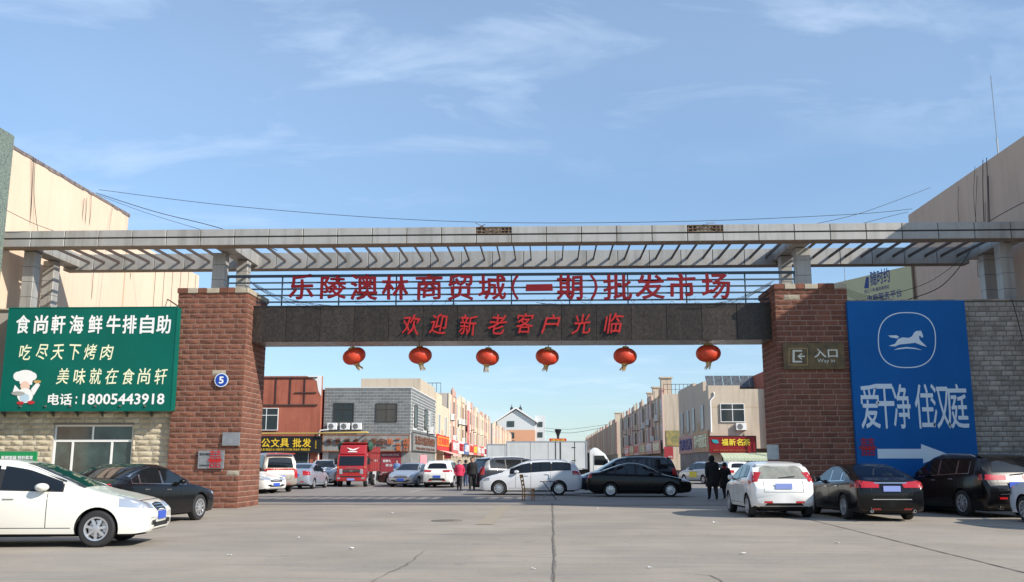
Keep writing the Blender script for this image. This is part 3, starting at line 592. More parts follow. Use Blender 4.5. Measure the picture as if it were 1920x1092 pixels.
paper_cut(1627, 838, 33, 34, HY-.02, 'red double happiness paper cut stuck low on the blue hotel board')
wi = plaque(1470, 643, 1582, 693, PY0-.12, 'weathered brass way-in plate on the right pillar', m='brass', name='way_in_sign', cat='sign')
WY = PY0-.125; M['faded_cream'] = mat('faded_cream', (0.62, 0.60, 0.50), 0.6)
placed_text('入口', 1527, 654, 1570, 671, WY, wi, bold=.02, depth=.004, mat_='faded_cream'); placed_text('Way in', 1533, 673, 1565, 682, WY, wi, bold=.0, depth=.004, mat_='faded_cream')
def outline(x0, y0, x1, y1, t, Y, par, m):
    for q_ in (((x0,y0),(x1,y0),(x1,y0+t),(x0,y0+t)), ((x0,y1-t),(x1,y1-t),(x1,y1),(x0,y1)), ((x0,y0+t),(x0+t,y0+t),(x0+t,y1-t),(x0,y1-t)), ((x1-t,y0+t),(x1,y0+t),(x1,y1-t),(x1-t,y1-t))): flat(q_, Y, par, 'pictogram_frame', m, th=.003)
outline(1479, 653, 1514, 685, .8, WY, wi, 'brass' if 0 else 'gold')
for q_ in (((1486,656.5),(1504,656.5),(1504,659.5),(1486,659.5)), ((1486,659.5),(1490,659.5),(1490,677),(1486,677)), ((1486,677),(1504,677),(1504,680),(1486,680))): flat(q_, WY, wi, 'pictogram', 'faded_cream', th=.003)
flat([(1495,668.5),(1503,662),(1504,664.5),(1500,667.3),(1509,667.3),(1509,669.8),(1500,669.8),(1504,672.5),(1503,675)], WY, wi, 'arrow', 'faded_cream', th=.003)

# ================================================================== lanterns
def lantern_proto():
    t = empty('red_lantern', (0, 0, 0)); n = 32; prof = []
    mb = MB(); rings = []
    for j in range(9):
        a = -math.pi/2+.32+(math.pi-.64)*j/8; r = .385*math.cos(a)**.8; z = .27*math.sin(a)/math.sin(math.pi/2-.32)
        rings.append([mb.bm.verts.new((r*(1+.055*(k % 2))*math.cos(2*math.pi*k/n), r*(1+.055*(k % 2))*math.sin(2*math.pi*k/n), z)) for k in range(n)])
    for a, b in zip(rings, rings[1:]):
        for k in range(n): mb.bm.faces.new((a[k], a[(k+1) % n], b[(k+1) % n], b[k]))
    mb.build('silk_body', 'silk', t, smooth=1.2)
    MB().lathe([(.0, .33), (.10, .33), (.12, .285), (.235, .245), (.0, .24)], 20).build('gold_cap', 'gold', t, smooth=.8)
    MB().lathe([(.0, -.27), (.13, -.262), (.10, -.315), (.0, -.32)], 18).build('gold_base', 'gold', t, smooth=.8)
    mb = MB()
    for k in range(14):
        a = k*.449; mb.tube([(.07*math.cos(a), .07*math.sin(a), -.31), (.075*math.cos(a)+.02, .075*math.sin(a), -.40), (.09*math.cos(a)+.07, .09*math.sin(a), -.47-.03*(k % 3))], .010, 4)
    mb.build('tassel', 'gold', t); MB().tube([(0, 0, .32), (0, 0, .42)], .012, 5).build('hook', 'cable', t)
    return t
lan = lantern_proto()
for i, (x, y, ty, ty2, lab) in enumerate(((664,668,-19,8,'red silk lantern hanging furthest left below the granite beam and tilted most'), (788,667,-3,-5,'red silk lantern hanging second from the left below the granite beam'), (914,670,5,6,'red silk lantern hanging third from the left below the granite beam'), (1026,669,-14,0,'red silk lantern hanging fourth from the left, tilted down to the left'), (1172,668,-4,4,'red silk lantern hanging fifth from the left below the granite beam'), (1328,663,3,-3,'red silk lantern hanging furthest right, close beside the right pillar'))):
    o = lan if i == 0 else copy_tree(lan); p = P(x, y, Y=32.6); o.location = p; o.rotation_euler = (R(ty2), R(ty), i*.7); s = 1.02 if i != 5 else 1.07; o.scale = (s, s, s)
    tag(o, lab, 'lantern', 'red lanterns below the gate beam')
# ================================================================== the tall rendered buildings either side of the gate
def block(name, label, x0, x1, y0, y1, z1, m, cat='building'):
    t = empty(name, ((x0+x1)/2, y0, 0), 0, label, cat); MB().box(x0-(x0+x1)/2, x1-(x0+x1)/2, 0, y1-y0, 0, z1).build('wall', m, t); return t
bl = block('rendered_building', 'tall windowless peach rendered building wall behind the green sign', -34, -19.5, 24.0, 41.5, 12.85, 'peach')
fl = MB(); random.seed(2)
for i in range(44): 
    y = i*.40; fl.box(7.2, 7.27+random.random()*.01, y, y+.39, 12.80-random.random()*.05, 12.90+random.random()*.015)
fl.build('roof_flashing', 'flashing', bl)
pr = MB(); pr.box(6.5, 7.95, 4.6, 6.8, 0, 12.85); pr.build('corner_pier', 'green_mosaic', bl)
b2 = block('rendered_building', 'lower peach rendered building with vertical seams, past the tall one', -34, -19.45, 41.52, 50.5, 11.75, 'peach')
mb = MB()
for i in range(6): mb.box(7.275, 7.29, 3.2+i*1.05, 3.24+i*1.05, 0, 11.7)
mb.build('wall_seam', 'seam', b2)
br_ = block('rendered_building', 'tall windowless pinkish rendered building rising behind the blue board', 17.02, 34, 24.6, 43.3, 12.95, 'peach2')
BO = Vector((14.60, 47.67, 0)); BH = R(-63.1)
b4 = empty('rendered_building', BO, BH, 'low rendered wing past the tall right building, carrying the yellow banner', 'building')
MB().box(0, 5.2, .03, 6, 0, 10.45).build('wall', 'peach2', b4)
yb = empty('advertising_banner', BO + Vector((0, 0, 6)), BH, 'pale yellow advertising banner with blue characters on the low rendered wing', 'banner')
MB().box(0.05, 5.12, -.03, .02, -1, 4.5).build('cloth', mat('banner_yellow', (0.60, 0.56, 0.32), 0.7, col2=(0.56, 0.52, 0.31), scale=.6), yb)
MB().box(5.12, 5.2, -.05, .02, -1, 4.5).build('edge_strip', 'seam', yb)
M['banner_blue'] = mat('banner_blue', (0.02, 0.05, 0.22), 0.6)
def bpt(px, py):
    d = _M @ Vector(((px - 960) / CF, (546 - py) / CF, -1)); o = Vector((0, 0, CH)); nn = Vector((math.sin(BH), -math.cos(BH), 0))
    p = o + d * ((BO - o).dot(nn) / d.dot(nn)); q = Matrix.Rotation(-BH, 3, 'Z') @ (p - BO); return q.x, q.z - 6
def banner_text(s, x0, y0, x1, y1, **k_):
    """x0,y0 = lower left and x1,y1 = upper right of the ink"""
    a = bpt(x0, y0); b = bpt(x1, y1); fit_text(s, a[0], b[0], a[1], b[1], -.034, parent=yb, depth=.004, mat_='banner_blue', **k_)
banner_text('随时约', 1634, 537, 1668, 501, bold=.015); banner_text('线上下单 服务看得见', 1622, 551, 1668, 534); banner_text('电商服务平台', 1628, 569, 1691, 541, bold=.01)
MB().prism([(bpt(1621,541)[0], bpt(1621,541)[1]), (bpt(1630,541)[0], bpt(1630,541)[1]), (bpt(1630,520)[0], bpt(1630,520)[1]), (bpt(1625,520)[0], bpt(1625,520)[1])], 'y', -.036, -.031).build('logo', 'banner_blue', yb)
# thin lightning rods
for x, y, z, h, lab in ((17.3, P(1863, 300, X=17.1).y, 12.9, 3.4, 'thin lightning rod on the roof edge of the tall building at right'), (15.2, 47.4, 10.4, 1.1, 'short thin lightning rod above the yellow banner')):
    tag(MB().tube([(0, 0, 0), (0, 0, h*.25)], .035, 6).tube([(0, 0, h*.25), (0, 0, h)], .016, 5).build('lightning_rod', 'steel', loc=(x, y, z)), lab, 'lightning rod')

# ================================================================== windows and air conditioners for the market blocks
M['win_white'] = mat('window_frame_white', (0.74, 0.74, 0.72), 0.5); M['win_dark'] = mat('window_frame_dark', (0.045, 0.04, 0.035), 0.5)
M['curtain_teal'] = mat('curtain_teal', (0.05, 0.20, 0.22), 0.8, col2=(0.03, 0.10, 0.12), scale=4, stretch=(2, 2, .1)); M['room'] = mat('dark_room', (0.02, 0.022, 0.022), 0.9)
WM = {}
def window_meshes(w, h, style):
    key = (round(w, 2), round(h, 2), style)
    if key in WM: return WM[key]
    t = .055; f = MB(); frame_rect(f, -w/2, w/2, 0, h, -.02, .06, t); pn = []
    if style == 'four':
        f.box(-w/2+t, w/2-t, -.015, .055, h*.66, h*.66+t); f.box(-t/2, t/2, -.012, .05, t, h*.66); f.box(-t/2, t/2, -.012, .05, h*.66+t, h-t)
        pn = [(-w/2+t, -t/2, t, h*.66), (t/2, w/2-t, t, h*.66), (-w/2+t, -t/2, h*.66+t, h-t), (t/2, w/2-t, h*.66+t, h-t)]
    else:
        f.box(-t/2, t/2, -.012, .05, t, h-t); pn = [(-w/2+t, -t/2, t, h-t), (t/2, w/2-t, t, h-t)]
    fm = {c_: None for c_ in ('win_white', 'win_dark')}
    base = f.mesh('window', 'win_white'); dark = base.copy(); dark.materials.clear(); dark.materials.append(M['win_dark'])
    panes = [MB().box(a, b, .01, .02, c_, d).mesh('pane', 'glass') for a, b, c_, d in pn]
    back = MB().box(-w/2+.01, w/2-.01, .05, .07, .01, h-.01).mesh('room_behind', 'room')
    cur = MB().box(0.03, w/2-.08, .028, .045, .06, h-.06).mesh('curtain', 'curtain_teal')
    WM[key] = (base, dark, panes, back, cur); return WM[key]
def window(parent, x, z, w, h, y=0.0, rz=0.0, style='four', dark=False, curtain=False, org=(0, 0)):
    """window on a wall plane; (x,y) local to the parent; looks towards -y turned by rz"""
    base, dk, panes, back, cur = window_meshes(w, h, style)
    y_, x_ = y-.068*math.cos(rz), x+.068*math.sin(rz)
    f = inst('window', dk if dark else base, parent, (x_, y_, z), (0, 0, rz))
    for p in panes: inst('pane', p, f)
    inst('room_behind', back, f)
    if curtain: inst('curtain', cur, f)
    return f
def ac_proto():
    t = empty('air_conditioner', (0, 0, 0)); 
    MB().box(-.42, .42, -.30, 0, 0, .58).build('casing', 'white', t, bevel=.02)
    mb = MB(); mb.lathe([(.0, -.315), (.05, -.315), (.235, -.308), (.245, -.30)], 20, 0, 'y', (-.1, 0, .29)); mb.build('fan', 'dark_metal', t)
    mb = MB(); 
    for k in range(6): mb.lathe([(.045+k*.035, -.325), (.052+k*.035, -.325)], 16, 0, 'y', (-.1, 0, .29))
    mb.build('fan_guard', 'win_white', t)
    mb = MB(); mb.box(-.38, -.34, -.34, .06, -.06, 0); mb.box(.34, .38, -.34, .06, -.06, 0); mb.build('bracket', 'dark_metal', t)
    return t
AC = ac_proto(); ac_used = [False]
AC_FAR = None
def ac(x, y, z, rz, label, group=None, s=1.0, far=False):
    if far:
        o = bpy.data.objects.new('air_conditioner', AC.children[0].data); COL.objects.link(o)
    else:
        o = AC if not ac_used[0] else copy_tree(AC); ac_used[0] = True
    o.location = (x, y, z); o.rotation_euler = (0, 0, rz); o.scale = (s, s, s); tag(o, label, 'air conditioner', group); return o

# ================================================================== left: red-brown stationery shop
M['red_render'] = mat('red_render', (0.40, 0.125, 0.075), 0.9, col2=(0.33, 0.095, 0.06), scale=.8, streak=.45, bump=.1)
def shop_opening(t, x0, x1, z1, y, rz=0, posts=3, m='win_white'):
    """glazed shop front with dark interior, local x0..x1, standing on the plane y"""
    f = MB(); frame_rect(f, x0, x1, 0.02, z1, y-.03, y+.05, .07)
    for i in range(1, posts): x = x0+(x1-x0)*i/posts; f.box(x-.035, x+.035, y-.025, y+.045, .09, z1-.07)
    sf = f.build('shop_front', m, t)
    for i in range(posts):
        a = x0+(x1-x0)*i/posts+.04; b = x0+(x1-x0)*(i+1)/posts-.04
        MB().box(a, b, y+.0, y+.01, .1, z1-.07).build('pane', 'glass_green' if i % 2 else 'glass', sf)
    return sf
rb = empty('stationery_shop', (-21.7, 77.6, 0), 0, 'two storey red-brown rendered shop building with a black and gold sign', 'building')
mb = MB(); mb.box(-8, 2.75, 0, 14, 2.6, 7.55); mb.box(-8, 2.75, 0, .5, 7.55, 8.62); mb.box(-8, -6.5, 0, 14, 0, 2.6); mb.box(2.0, 2.75, 0, 14, 0, 2.6); mb.box(-6.5, 2.0, .6, 14, 0, 2.6); mb.build('wall', 'red_render', rb)
mb = MB()
for i in range(8): x = -7.2+i*1.22; mb.box(x, x+.06, -.08, -.02, 6.25, 8.5)
mb.build('vertical_rail', 'dark_metal', rb, fix=True)['kind'] = 'stuff'
MB().box(-8, 2.5, -.12, -.02, 6.15, 6.25).build('horizontal_rail', 'rafter', rb); MB().box(-8, 2.4, -.12, -.02, 8.45, 8.52).build('horizontal_rail', 'rafter', rb)
MB().box(.55, 2.4, -.11, -.03, 7.2, 7.26).build('horizontal_rail', 'rafter', rb)
MB().prism([(1.4, 8.64), (2.77, 8.64), (2.77, 6.9), (2.5, 7.4), (2.35, 8.2), (1.9, 8.45)], 'y', -.015, -.004).build('peeled_patch', 'white', rb)
window(rb, -1.75, 4.1, 2.0, 1.85, -.03, curtain=True); window(rb, -6.0, 4.1, 2.0, 1.85, -.03, curtain=True)
shop_opening(rb, -6.4, 1.9, 2.5, .1, posts=5)
s1 = empty('shop_sign', (-21.7, 77.2, 2.9), 0, 'black shop sign board with gold characters on the red-brown building', 'sign')
SYY = 77.2; a = P(480, 849, Y=SYY); b = P(603, 818, Y=SYY)
MB().box(a.x+21.7-2, b.x+21.7, 0, .35, a.z-2.9, b.z-2.9).build('board', 'black', s1)
M['gold_letter'] = mat('gold_letter', (0.75, 0.50, 0.04), 0.45); M['yellow_letter'] = mat('yellow_letter', (0.8, 0.62, 0.05), 0.5)
for ch, x in zip('公文具批发', (498.5,516,533.5,557,575)): placed_text(ch, x-8.5, 822.5, x+8.5, 839, SYY-.02, s1, bold=.02, depth=.03, mat_='gold_letter', name='character')
placed_text('文具 精品办公 试卷学生 打印纸 作业本 零售批发', 488, 841, 581, 845.5, SYY-.01, s1, bold=.01, depth=.01, mat_='gold_letter'); placed_text('专业批发', 590.5, 826, 593.5, 842, SYY-.01, s1, depth=.01, mat_='gold_letter')
tag(MB().tube([(-27, 77.15, P(540, 813, Y=77.15).z), (-18.9, 77.15, P(600, 813, Y=77.15).z), (-18.8, 76.9, P(604, 812.5, Y=76.9).z), (-14.9, 76.9, P(690, 811, Y=76.9).z), (-14.9, 77.6, P(690, 811, Y=76.9).z)], .07, 8).build('gas_pipe', mat('pipe_yellow', (0.55, 0.40, 0.12), 0.5), smooth=1), 'long yellow pipe running above the shop signs under the air conditioners', 'pipe')
tag(MB().tube([(-18.2, 77.4, 4.15), (-18.85, 77.4, 4.1), (-18.95, 77.4, 3.9), (-18.95, 77.4, 0)], .06, 7).build('drain_pipe', 'white', smooth=1), 'white drain pipe between the red-brown and grey tiled shops', 'pipe')

# ================================================================== left: grey tiled restaurant
GX0, GX1, GY = -18.75, -11.4, 78.0
M['grey_tile'] = mat('grey_tile', (0.20, 0.205, 0.195), 0.55, col2=(0.155, 0.16, 0.155), scale=1.5, var=.14); M['tile_joint'] = mat('tile_joint', (0.62, 0.62, 0.60), 0.9)
M['marble'] = mat('grey_marble', (0.33, 0.33, 0.31), 0.35, col2=(0.20, 0.20, 0.195), scale=1.3, streak=.3)
gb = empty('grey_tiled_restaurant', (GX0, GY, 0), 0, 'two storey corner restaurant faced in grey tiles with white joints', 'building')
gw = GX1-GX0
wins = [(625, 756, 664, 792), (704, 757, 745, 792)]; ww = []
for (x0, y0, x1, y1) in wins: a = P(x0, y1, Y=GY); b = P(x1, y0, Y=GY); ww.append((a.x-GX0, b.x-GX0, a.z, b.z))
mb = MB(); mb.box(0, gw, .02, 17, 3.7, 7.62); mb.box(0, gw, .7, 17, 0, 3.7); mb.box(gw-1.0, gw, 0.02, .7, 0, 3.7); mb.box(0, .5, .02, .7, 0, 3.7); mb.build('wall', 'tile_joint', gb)
lay = []
rows = 15; rh = (7.62-3.72)/rows
random.seed(9)
for r in range(rows):
    x = -.28 if r % 2 else 0
    while x < gw-.02:
        x0_, x1_ = max(x, 0), min(x+.56, gw); z0_, z1_ = 3.72+r*rh, 3.72+(r+1)*rh; segs = [(x0_, x1_)]
        for a, b, c_, d in ww:
            if z1_ > c_+.06 and z0_ < d-.06: segs = [q for s0, s1_ in segs for q in ((s0, min(s1_, a)), (max(s0, b), s1_)) if q[1]-q[0] > .06]
        for s0, s1_ in segs: lay.append(((s0+s1_)/2, (z0_+z1_)/2, s1_-s0-.06, rh-.055))
        x += .56
tm = MB().box(-.5, .5, -.012, .03, -.5, .5).mesh('tile', 'grey_tile')
for cx, cz, w, h in lay[:300]: inst('tile', tm, gb, (cx, 0, cz), (0,0,0), (w, 1, h))
mb = MB()
for cx, cz, w, h in lay[300:]: mb.box(cx-w/2, cx+w/2, -.012, .03, cz-h/2, cz+h/2)
for r in range(rows):
    n_ = 20
    for i in range(30):
        y = i*.56+(-.28 if r % 2 else 0); y0_, y1_ = max(y, 0)+.03, min(y+.56, 17)-.03
        z0_, z1_ = 3.72+r*rh+.027, 3.72+(r+1)*rh-.027
        if any(z1_ > 4.45 and z0_ < 6.3 and y1_ > a and y0_ < a+1.6 for a in (1.6, 8.2, 11.8)): continue
        if y1_ > y0_: mb.box(gw-.02, gw+.012, y0_+.02, y1_, z0_, z1_)
mb.build('tile_courses', 'grey_tile', gb)['kind'] = 'stuff'
for i, (a, b, c_, d) in enumerate(ww): window(gb, (a+b)/2, c_, b-a, d-c_, .02, dark=True, curtain=True)
for y in (1.6, 8.2, 11.8): window(gb, gw+.02, 4.45, 1.6, 1.85, y+.8, R(90), style='two', dark=(y < 10))
MB().box(-.02, gw+.03, -.03, 17.05, 7.62, 7.70).build('coping', 'tile_joint', gb)
MB().box(.5, gw-1.0, .0, .06, 0, 2.4).build('marble_front', 'marble', gb); MB().box(gw-1.02, gw+.02, -.03, .02, 0, 2.45).build('marble_corner', 'marble', gb)
MB().box(gw, gw+.03, .1, 17, 0, 2.45).build('marble_flank', 'marble', gb)
ps = empty('window_poster', (P(713, 900, Y=77.9).x, 77.9, .35), 0, 'dark red poster with white characters in the restaurant window', 'poster')
PA = P(713, 893, Y=77.9); PB = P(752, 847.5, Y=77.9); w_ = PB.x-PA.x
MB().box(0, w_, 0, .04, 0, PB.z-.35).build('sheet', mat('poster_red', (0.28, 0.035, 0.05), 0.5), ps)
placed_text('自助火锅 欢迎', 716, 851, 748, 855, 77.89, ps, depth=.01); placed_text('鼓掌礼', 718, 862, 733, 867, 77.89, ps, bold=.015, depth=.01); placed_text('满六送一', 723, 870, 739, 875, 77.89, ps, bold=.015, depth=.01); placed_text('诚信经营欢迎惠顾', 716, 885, 735, 890, 77.89, ps, depth=.01)
MB().box(P(700, 890, Y=77.95).x-GX0, P(712, 890, Y=77.95).x-GX0, -.08, -.02, .1, 2.4).build('door', 'win_dark', gb)
sg2 = empty('restaurant_fascia', (GX0, 77.55, 2.4), 0, 'grey marbled fascia sign with rusty dark characters on the tiled restaurant', 'sign')
a = P(609, 849, Y=77.55); b = P(768, 816, Y=77.55); MB().box(.1, b.x-GX0, 0, .42, 0, b.z-2.4).build('board', 'marble', sg2)
M['rust_letter'] = mat('rust_letter', (0.10, 0.045, 0.03), 0.7, col2=(0.20, 0.07, 0.03), scale=6); M['orange_letter'] = mat('orange_letter', (0.50, 0.13, 0.04), 0.6)
for i, (ch, x) in enumerate(zip('东源美食火锅自助二店', (618,633,651,668,685,701,716,731,747,762))): placed_text(ch, x-6, 822, x+6, 834, 77.47, sg2, bold=.03, depth=.06, mat_='rust_letter' if i < 7 else 'orange_letter', name='character')
placed_text('77691', 704, 837, 724, 841, 77.52, sg2, bold=.02, depth=.02, mat_='rust_letter'); placed_text('餐', 742, 836, 752, 846, 77.5, sg2, bold=.03, depth=.03, mat_='orange_letter'); placed_text('厅', 756, 836, 766, 846, 77.5, sg2, bold=.03, depth=.03, mat_='orange_letter')
mb = MB(); frame_rect(mb, .08, b.x-GX0+.02, -.02, b.z-2.4+.03, -.03, .03, .06); mb.build('trim', mat('trim_rust', (0.35, 0.13, 0.06), 0.7), sg2)
# flank fascia signs along the street, X is the wall plane
def street_sign(side, X, y0, y1, z0, z1, m, text, tm_, label, text2=None, rim=None):
    """board on a street wall. side -1: left row (faces +X), +1: right row (faces -X)"""
    if side < 0: t = empty('shop_sign', (X+.12, y0, z0), R(90), label, 'sign'); 
    else: t = empty('shop_sign', (X-.12, y1, z0), R(-90), label, 'sign')
    L = y1-y0; H = z1-z0; MB().box(0, L, 0, .1, 0, H).build('board', m, t)
    if text: fit_text(text, L*.08, L*.92, H*(.36 if text2 else .2), H*.85, -.01, parent=t, bold=.02, depth=.04, mat_=tm_)
    if text2: fit_text(text2, L*.1, L*.9, H*.1, H*.25, -.01, parent=t, bold=.01, depth=.02, mat_=tm_)
    if rim: mb = MB(); frame_rect(mb, 0, L, 0, H, -.03, .02, .08); mb.build('trim', rim, t)
    return t
street_sign(-1, GX1+.03, 78.1, 94.9, 2.4, 4.0, 'marble', '东源火锅自助餐厅', 'rust_letter', 'marbled side sign on the flank of the grey tiled restaurant', '海鲜烧烤', 'win_dark')
M['pink_paper'] = mat('pink_paper', (0.70, 0.30, 0.32), 0.8); 
tag(MB().box(0, .02, 0, 4.6, 0, 1.35).build('notice_sheet', 'pink_paper', loc=(GX1+.06, 83.5, .8)), 'faded pink notice sheet on the flank of the grey tiled restaurant', 'notice')
M['steel_case'] = 0
for i, (x, lab) in enumerate(((619+3, 'white air conditioner on the bracket, furthest left above the pipe'), (646, 'white air conditioner on the bracket, middle one above the pipe'), (668, 'white air conditioner with the dark fan, rightmost above the pipe'))):
    p = P(x, 806, Y=77.6); ac(p.x, 77.9, p.z, 0, lab, 'air conditioners above the yellow pipe', .95)
ac(GX1+.3, 88.5, 4.1, R(90), 'air conditioner on the flank of the grey tiled restaurant', s=1.1)
# roof structures behind the grey parapet
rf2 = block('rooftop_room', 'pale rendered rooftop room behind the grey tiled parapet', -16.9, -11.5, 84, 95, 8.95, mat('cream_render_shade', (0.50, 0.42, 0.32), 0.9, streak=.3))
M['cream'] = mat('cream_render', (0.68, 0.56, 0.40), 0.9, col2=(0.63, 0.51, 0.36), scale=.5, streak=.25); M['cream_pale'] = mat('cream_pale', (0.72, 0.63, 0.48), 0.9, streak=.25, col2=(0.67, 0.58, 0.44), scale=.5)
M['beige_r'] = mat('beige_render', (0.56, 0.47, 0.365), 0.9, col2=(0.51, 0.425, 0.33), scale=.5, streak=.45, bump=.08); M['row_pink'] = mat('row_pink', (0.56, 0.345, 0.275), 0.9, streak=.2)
M['row_pale_pink'] = mat('row_pale_pink', (0.68, 0.50, 0.43), 0.9, streak=.2); M['row_ochre'] = mat('row_ochre', (0.50, 0.36, 0.23), 0.9)
# ---- cream two storey link on the left
ck = empty('cream_shop_block', (GX1, 95.05, 0), 0, 'cream yellow rendered shop block next to the grey tiled restaurant', 'building')
mb = MB(); mb.box(-7, 0.05, 0, 12, 2.9, 7.5); mb.box(-7, -.4, 0, 12, 0, 2.9); mb.box(-7, .05, 0, 5, 7.5, 8.5); mb.box(-7,.05,0,.6,0,2.9); mb.build('wall', 'cream', ck)
for y in (2.2, 8.6): window(ck, .06, 4.4, 1.7, 2.0, y, R(90), style='two')
MB().box(.05, .09, 5.0, 6.2, 3.3, 4.9).build('access_panel', 'row_ochre', ck)
M['orange_sign'] = mat('orange_sign', (0.80, 0.30, 0.02), 0.6); M['bright_red'] = mat('bright_red', (0.62, 0.03, 0.025), 0.5)
t = street_sign(-1, GX1+.06, 95.2, 106.8, 2.75, 4.3, 'bright_red', None, None, 'red and yellow shop sign on the cream yellow block')
MB().box(.3, 11.4, -.02, 0, .45, 1.4).build('yellow_field', 'orange_sign', t); fit_text('百货超市', .7, 11, .55, 1.3, -.03, parent=t, bold=.02, depth=.02, mat_='bright_red')
def awning(x0, x1, y, z, out, m, label, side=None, loc_=None, rz=0):
    t = empty('awning', loc_, rz, label, 'awning'); mb = MB(); L = x1-x0; n_ = 14
    top = []; front = []; low = []
    for i in range(n_*2+1):
        x = x0+L*i/(n_*2); top.append(mb.bm.verts.new((x, 0, z))); front.append(mb.bm.verts.new((x, -out, z-.45+.02*(i % 2)))); low.append(mb.bm.verts.new((x, -out-.01, z-.62-.05*(i % 2))))
    for i in range(n_*2): mb.bm.faces.new((top[i], top[i+1], front[i+1], front[i])); mb.bm.faces.new((front[i], front[i+1], low[i+1], low[i]))
    mb.build('canopy', m, t); mb = MB()
    for i in range(4): x = x0+.1+(L-.2)*i/3; mb.tube([(x, 0, z-.5), (x, -out, z-.48)], .02, 5)
    mb.build('frame', 'dark_metal', t); return t
awning(0, 9, 0, 2.75, 1.6, mat('awning_pink', (0.70, 0.42, 0.36), 0.8), 'faded pink awning below the red and yellow shop sign', loc_=(GX1+.06, 96.5, 0), rz=R(90))

# ================================================================== the three storey terraces along the street
def terrace(side, X, y0, y1, h, label, first_label, seed, far=False):
    """side -1 left (faces +X), +1 right (faces -X). bays along Y with coloured piers, windows, parapet steps"""
    random.seed(seed); rz = R(90) if side < 0 else R(-90); L = y1-y0
    t = empty('terrace_block', (X, y0 if side < 0 else y1, 0), rz, label, 'building')       # local +x along the street, front looks to -y
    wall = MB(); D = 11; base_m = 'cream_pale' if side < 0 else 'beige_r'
    wall.box(0, L, 0, D, 3.0, h); wall.box(0, L, .5, D, 0, 3.0); wall.build('wall', base_m, t)
    bay = 3.9; nb = int(L/bay); bay = L/nb
    cols = ['row_pink', base_m, 'row_pale_pink', base_m, 'row_pink', base_m, 'row_ochre']
    for i in range(nb+1):
        x = min(max(i*bay, .35), L-.35); 
        MB().box(x-.45, x+.45, -.14, -.002, 3.0, h+random.choice((.0, .55, .9))).build('pier', cols[(i*3+seed) % 7], t)
        MB().box(x-.12, x+.12, -.1, .5, 0, 3.0).build('shop_post', base_m, t)
    for i in range(nb):
        x = (i+.5)*bay
        if i % 3 == seed % 3: MB().box(i*bay+.34, (i+1)*bay-.34, -.1, .2, h, h+.7).build('parapet', 'row_pink' if i % 2 else base_m, t)
        if not far or i < 10:
            for z in (4.0, 6.9):
                if far: window(t, x, z, 1.7, 1.7, 0.0, 0, 'two')
                else: window(t, x-.45, z, 1.5, 1.75, -.0, 0, 'two', dark=(i % 3 == 1))
            MB().box(i*bay+.15, (i+1)*bay-.15, .35, .4, .1, 2.4).build('shop_front', 'glass_green' if i % 2 else 'room', t)
        if i % 2 == 0 and not far: MB().box(i*bay+.34, i*bay+.9, -.03, 0, 3.3, h-1.2).build('colour_panel', random.choice(('row_ochre', 'row_pale_pink', 'row_pink')), t)
    mb = MB()
    for i in range(int(L/2.2)): mb.tube([(i*2.2, D-6+.0, h), (i*2.2, D-6, h+1.1)], .025, 4)
    mb.build('roof_rail', 'dark_metal', t)
    return t, nb, bay
lt, nb, bay = terrace(-1, -11.45, 107.5, 184.5, 9.35, 'long three storey terrace with coloured piers on the left side of the street', '', 1)
MB().box(-.02, 0.0, .0, 11, 0, 9.35).build('end_wall', mat('end_wall_grey', (0.47, 0.42, 0.37), 0.9, streak=.4), lt)
mb = MB()
for i in range(12): mb.tube([(.03, .9+i*.5, 9.35), (.03, .9+i*.5, 10.5)], .03, 4)
mb.tube([(.03, .9, 10.5), (.03, 6.9, 10.5)], .035, 4); mb.build('roof_fence', 'rail', lt)
MB().box(-.05, .02, 5.6, 8.9, 3.2, 5.0).build('painted_panel', mat('painted_green_gold', (0.15, 0.17, 0.08), 0.7, col2=(0.4, 0.3, 0.1), scale=2), lt)
for side, X, y0 in ((-1, -11.45, 107.5),):
    z0 = 3.0
M['hazy_red'] = mat('hazy_red', (0.60, 0.12, 0.11), 0.7); M['hazy_blue'] = mat('hazy_blue', (0.10, 0.16, 0.36), 0.6)  # terrace sign red and blue, paled in the colour for distance haze
SIGNS_L = (('hazy_red', '烟酒百货', 'white', 'red shop sign nearest on the left terrace'), ('white', '鞋帽批发', 'sign_red2', 'white shop sign with red characters on the left terrace'), ('hazy_blue', '五金建材', 'white', 'blue and white shop sign on the left terrace'), ('row_pale_pink', '服装城', 'bright_red', 'pink shop sign after the blue one on the left terrace'), ('hazy_red', '副食调料', 'yellow_letter', 'red sign with yellow characters on the left terrace'), ('row_pink', '针织品', 'white', 'brick-red sign further along the left terrace'), ('hazy_red', '玩具礼品', 'white', 'red toy shop sign far along the left terrace'), ('white', '日化洗涤', 'sign_red2', 'white sign with red characters far along the left terrace'))
for i, (m, s, tm_, lab) in enumerate(SIGNS_L): street_sign(-1, -11.1, 108.2+i*7.7, 115.2+i*7.7, 2.55, 4.05, m, s, tm_, lab)
fs = empty('shop_sign', (P(829, 848, Y=106.9).x, 106.9, 1.9), 0, 'dark red sign with one large white character facing the square', 'sign'); a = P(817, 858, Y=106.9); b = P(846, 833, Y=106.9)
MB().box(0-.7, b.x-fs.location.x, 0, .1, 0, b.z-1.9).build('board', mat('maroon_board', (0.16, 0.015, 0.025), 0.5), fs); placed_text('发', 822, 838, 832, 854, 106.88, fs, bold=.03, depth=.03)
M['hazy_red'] = mat('hazy_red', (0.60, 0.12, 0.11), 0.7)
vb = empty('vertical_banner', (-11.1+.05, 128, 3.9), R(90), 'tall narrow red and white banner hanging on the left terrace', 'banner'); MB().box(0, 3.0, -.1, -.05, 0, 4.6).build('cloth', 'hazy_red', vb); MB().box(0, 3.0, -.1, -.05, 4.6, 5.9).build('top_cloth', 'white', vb)
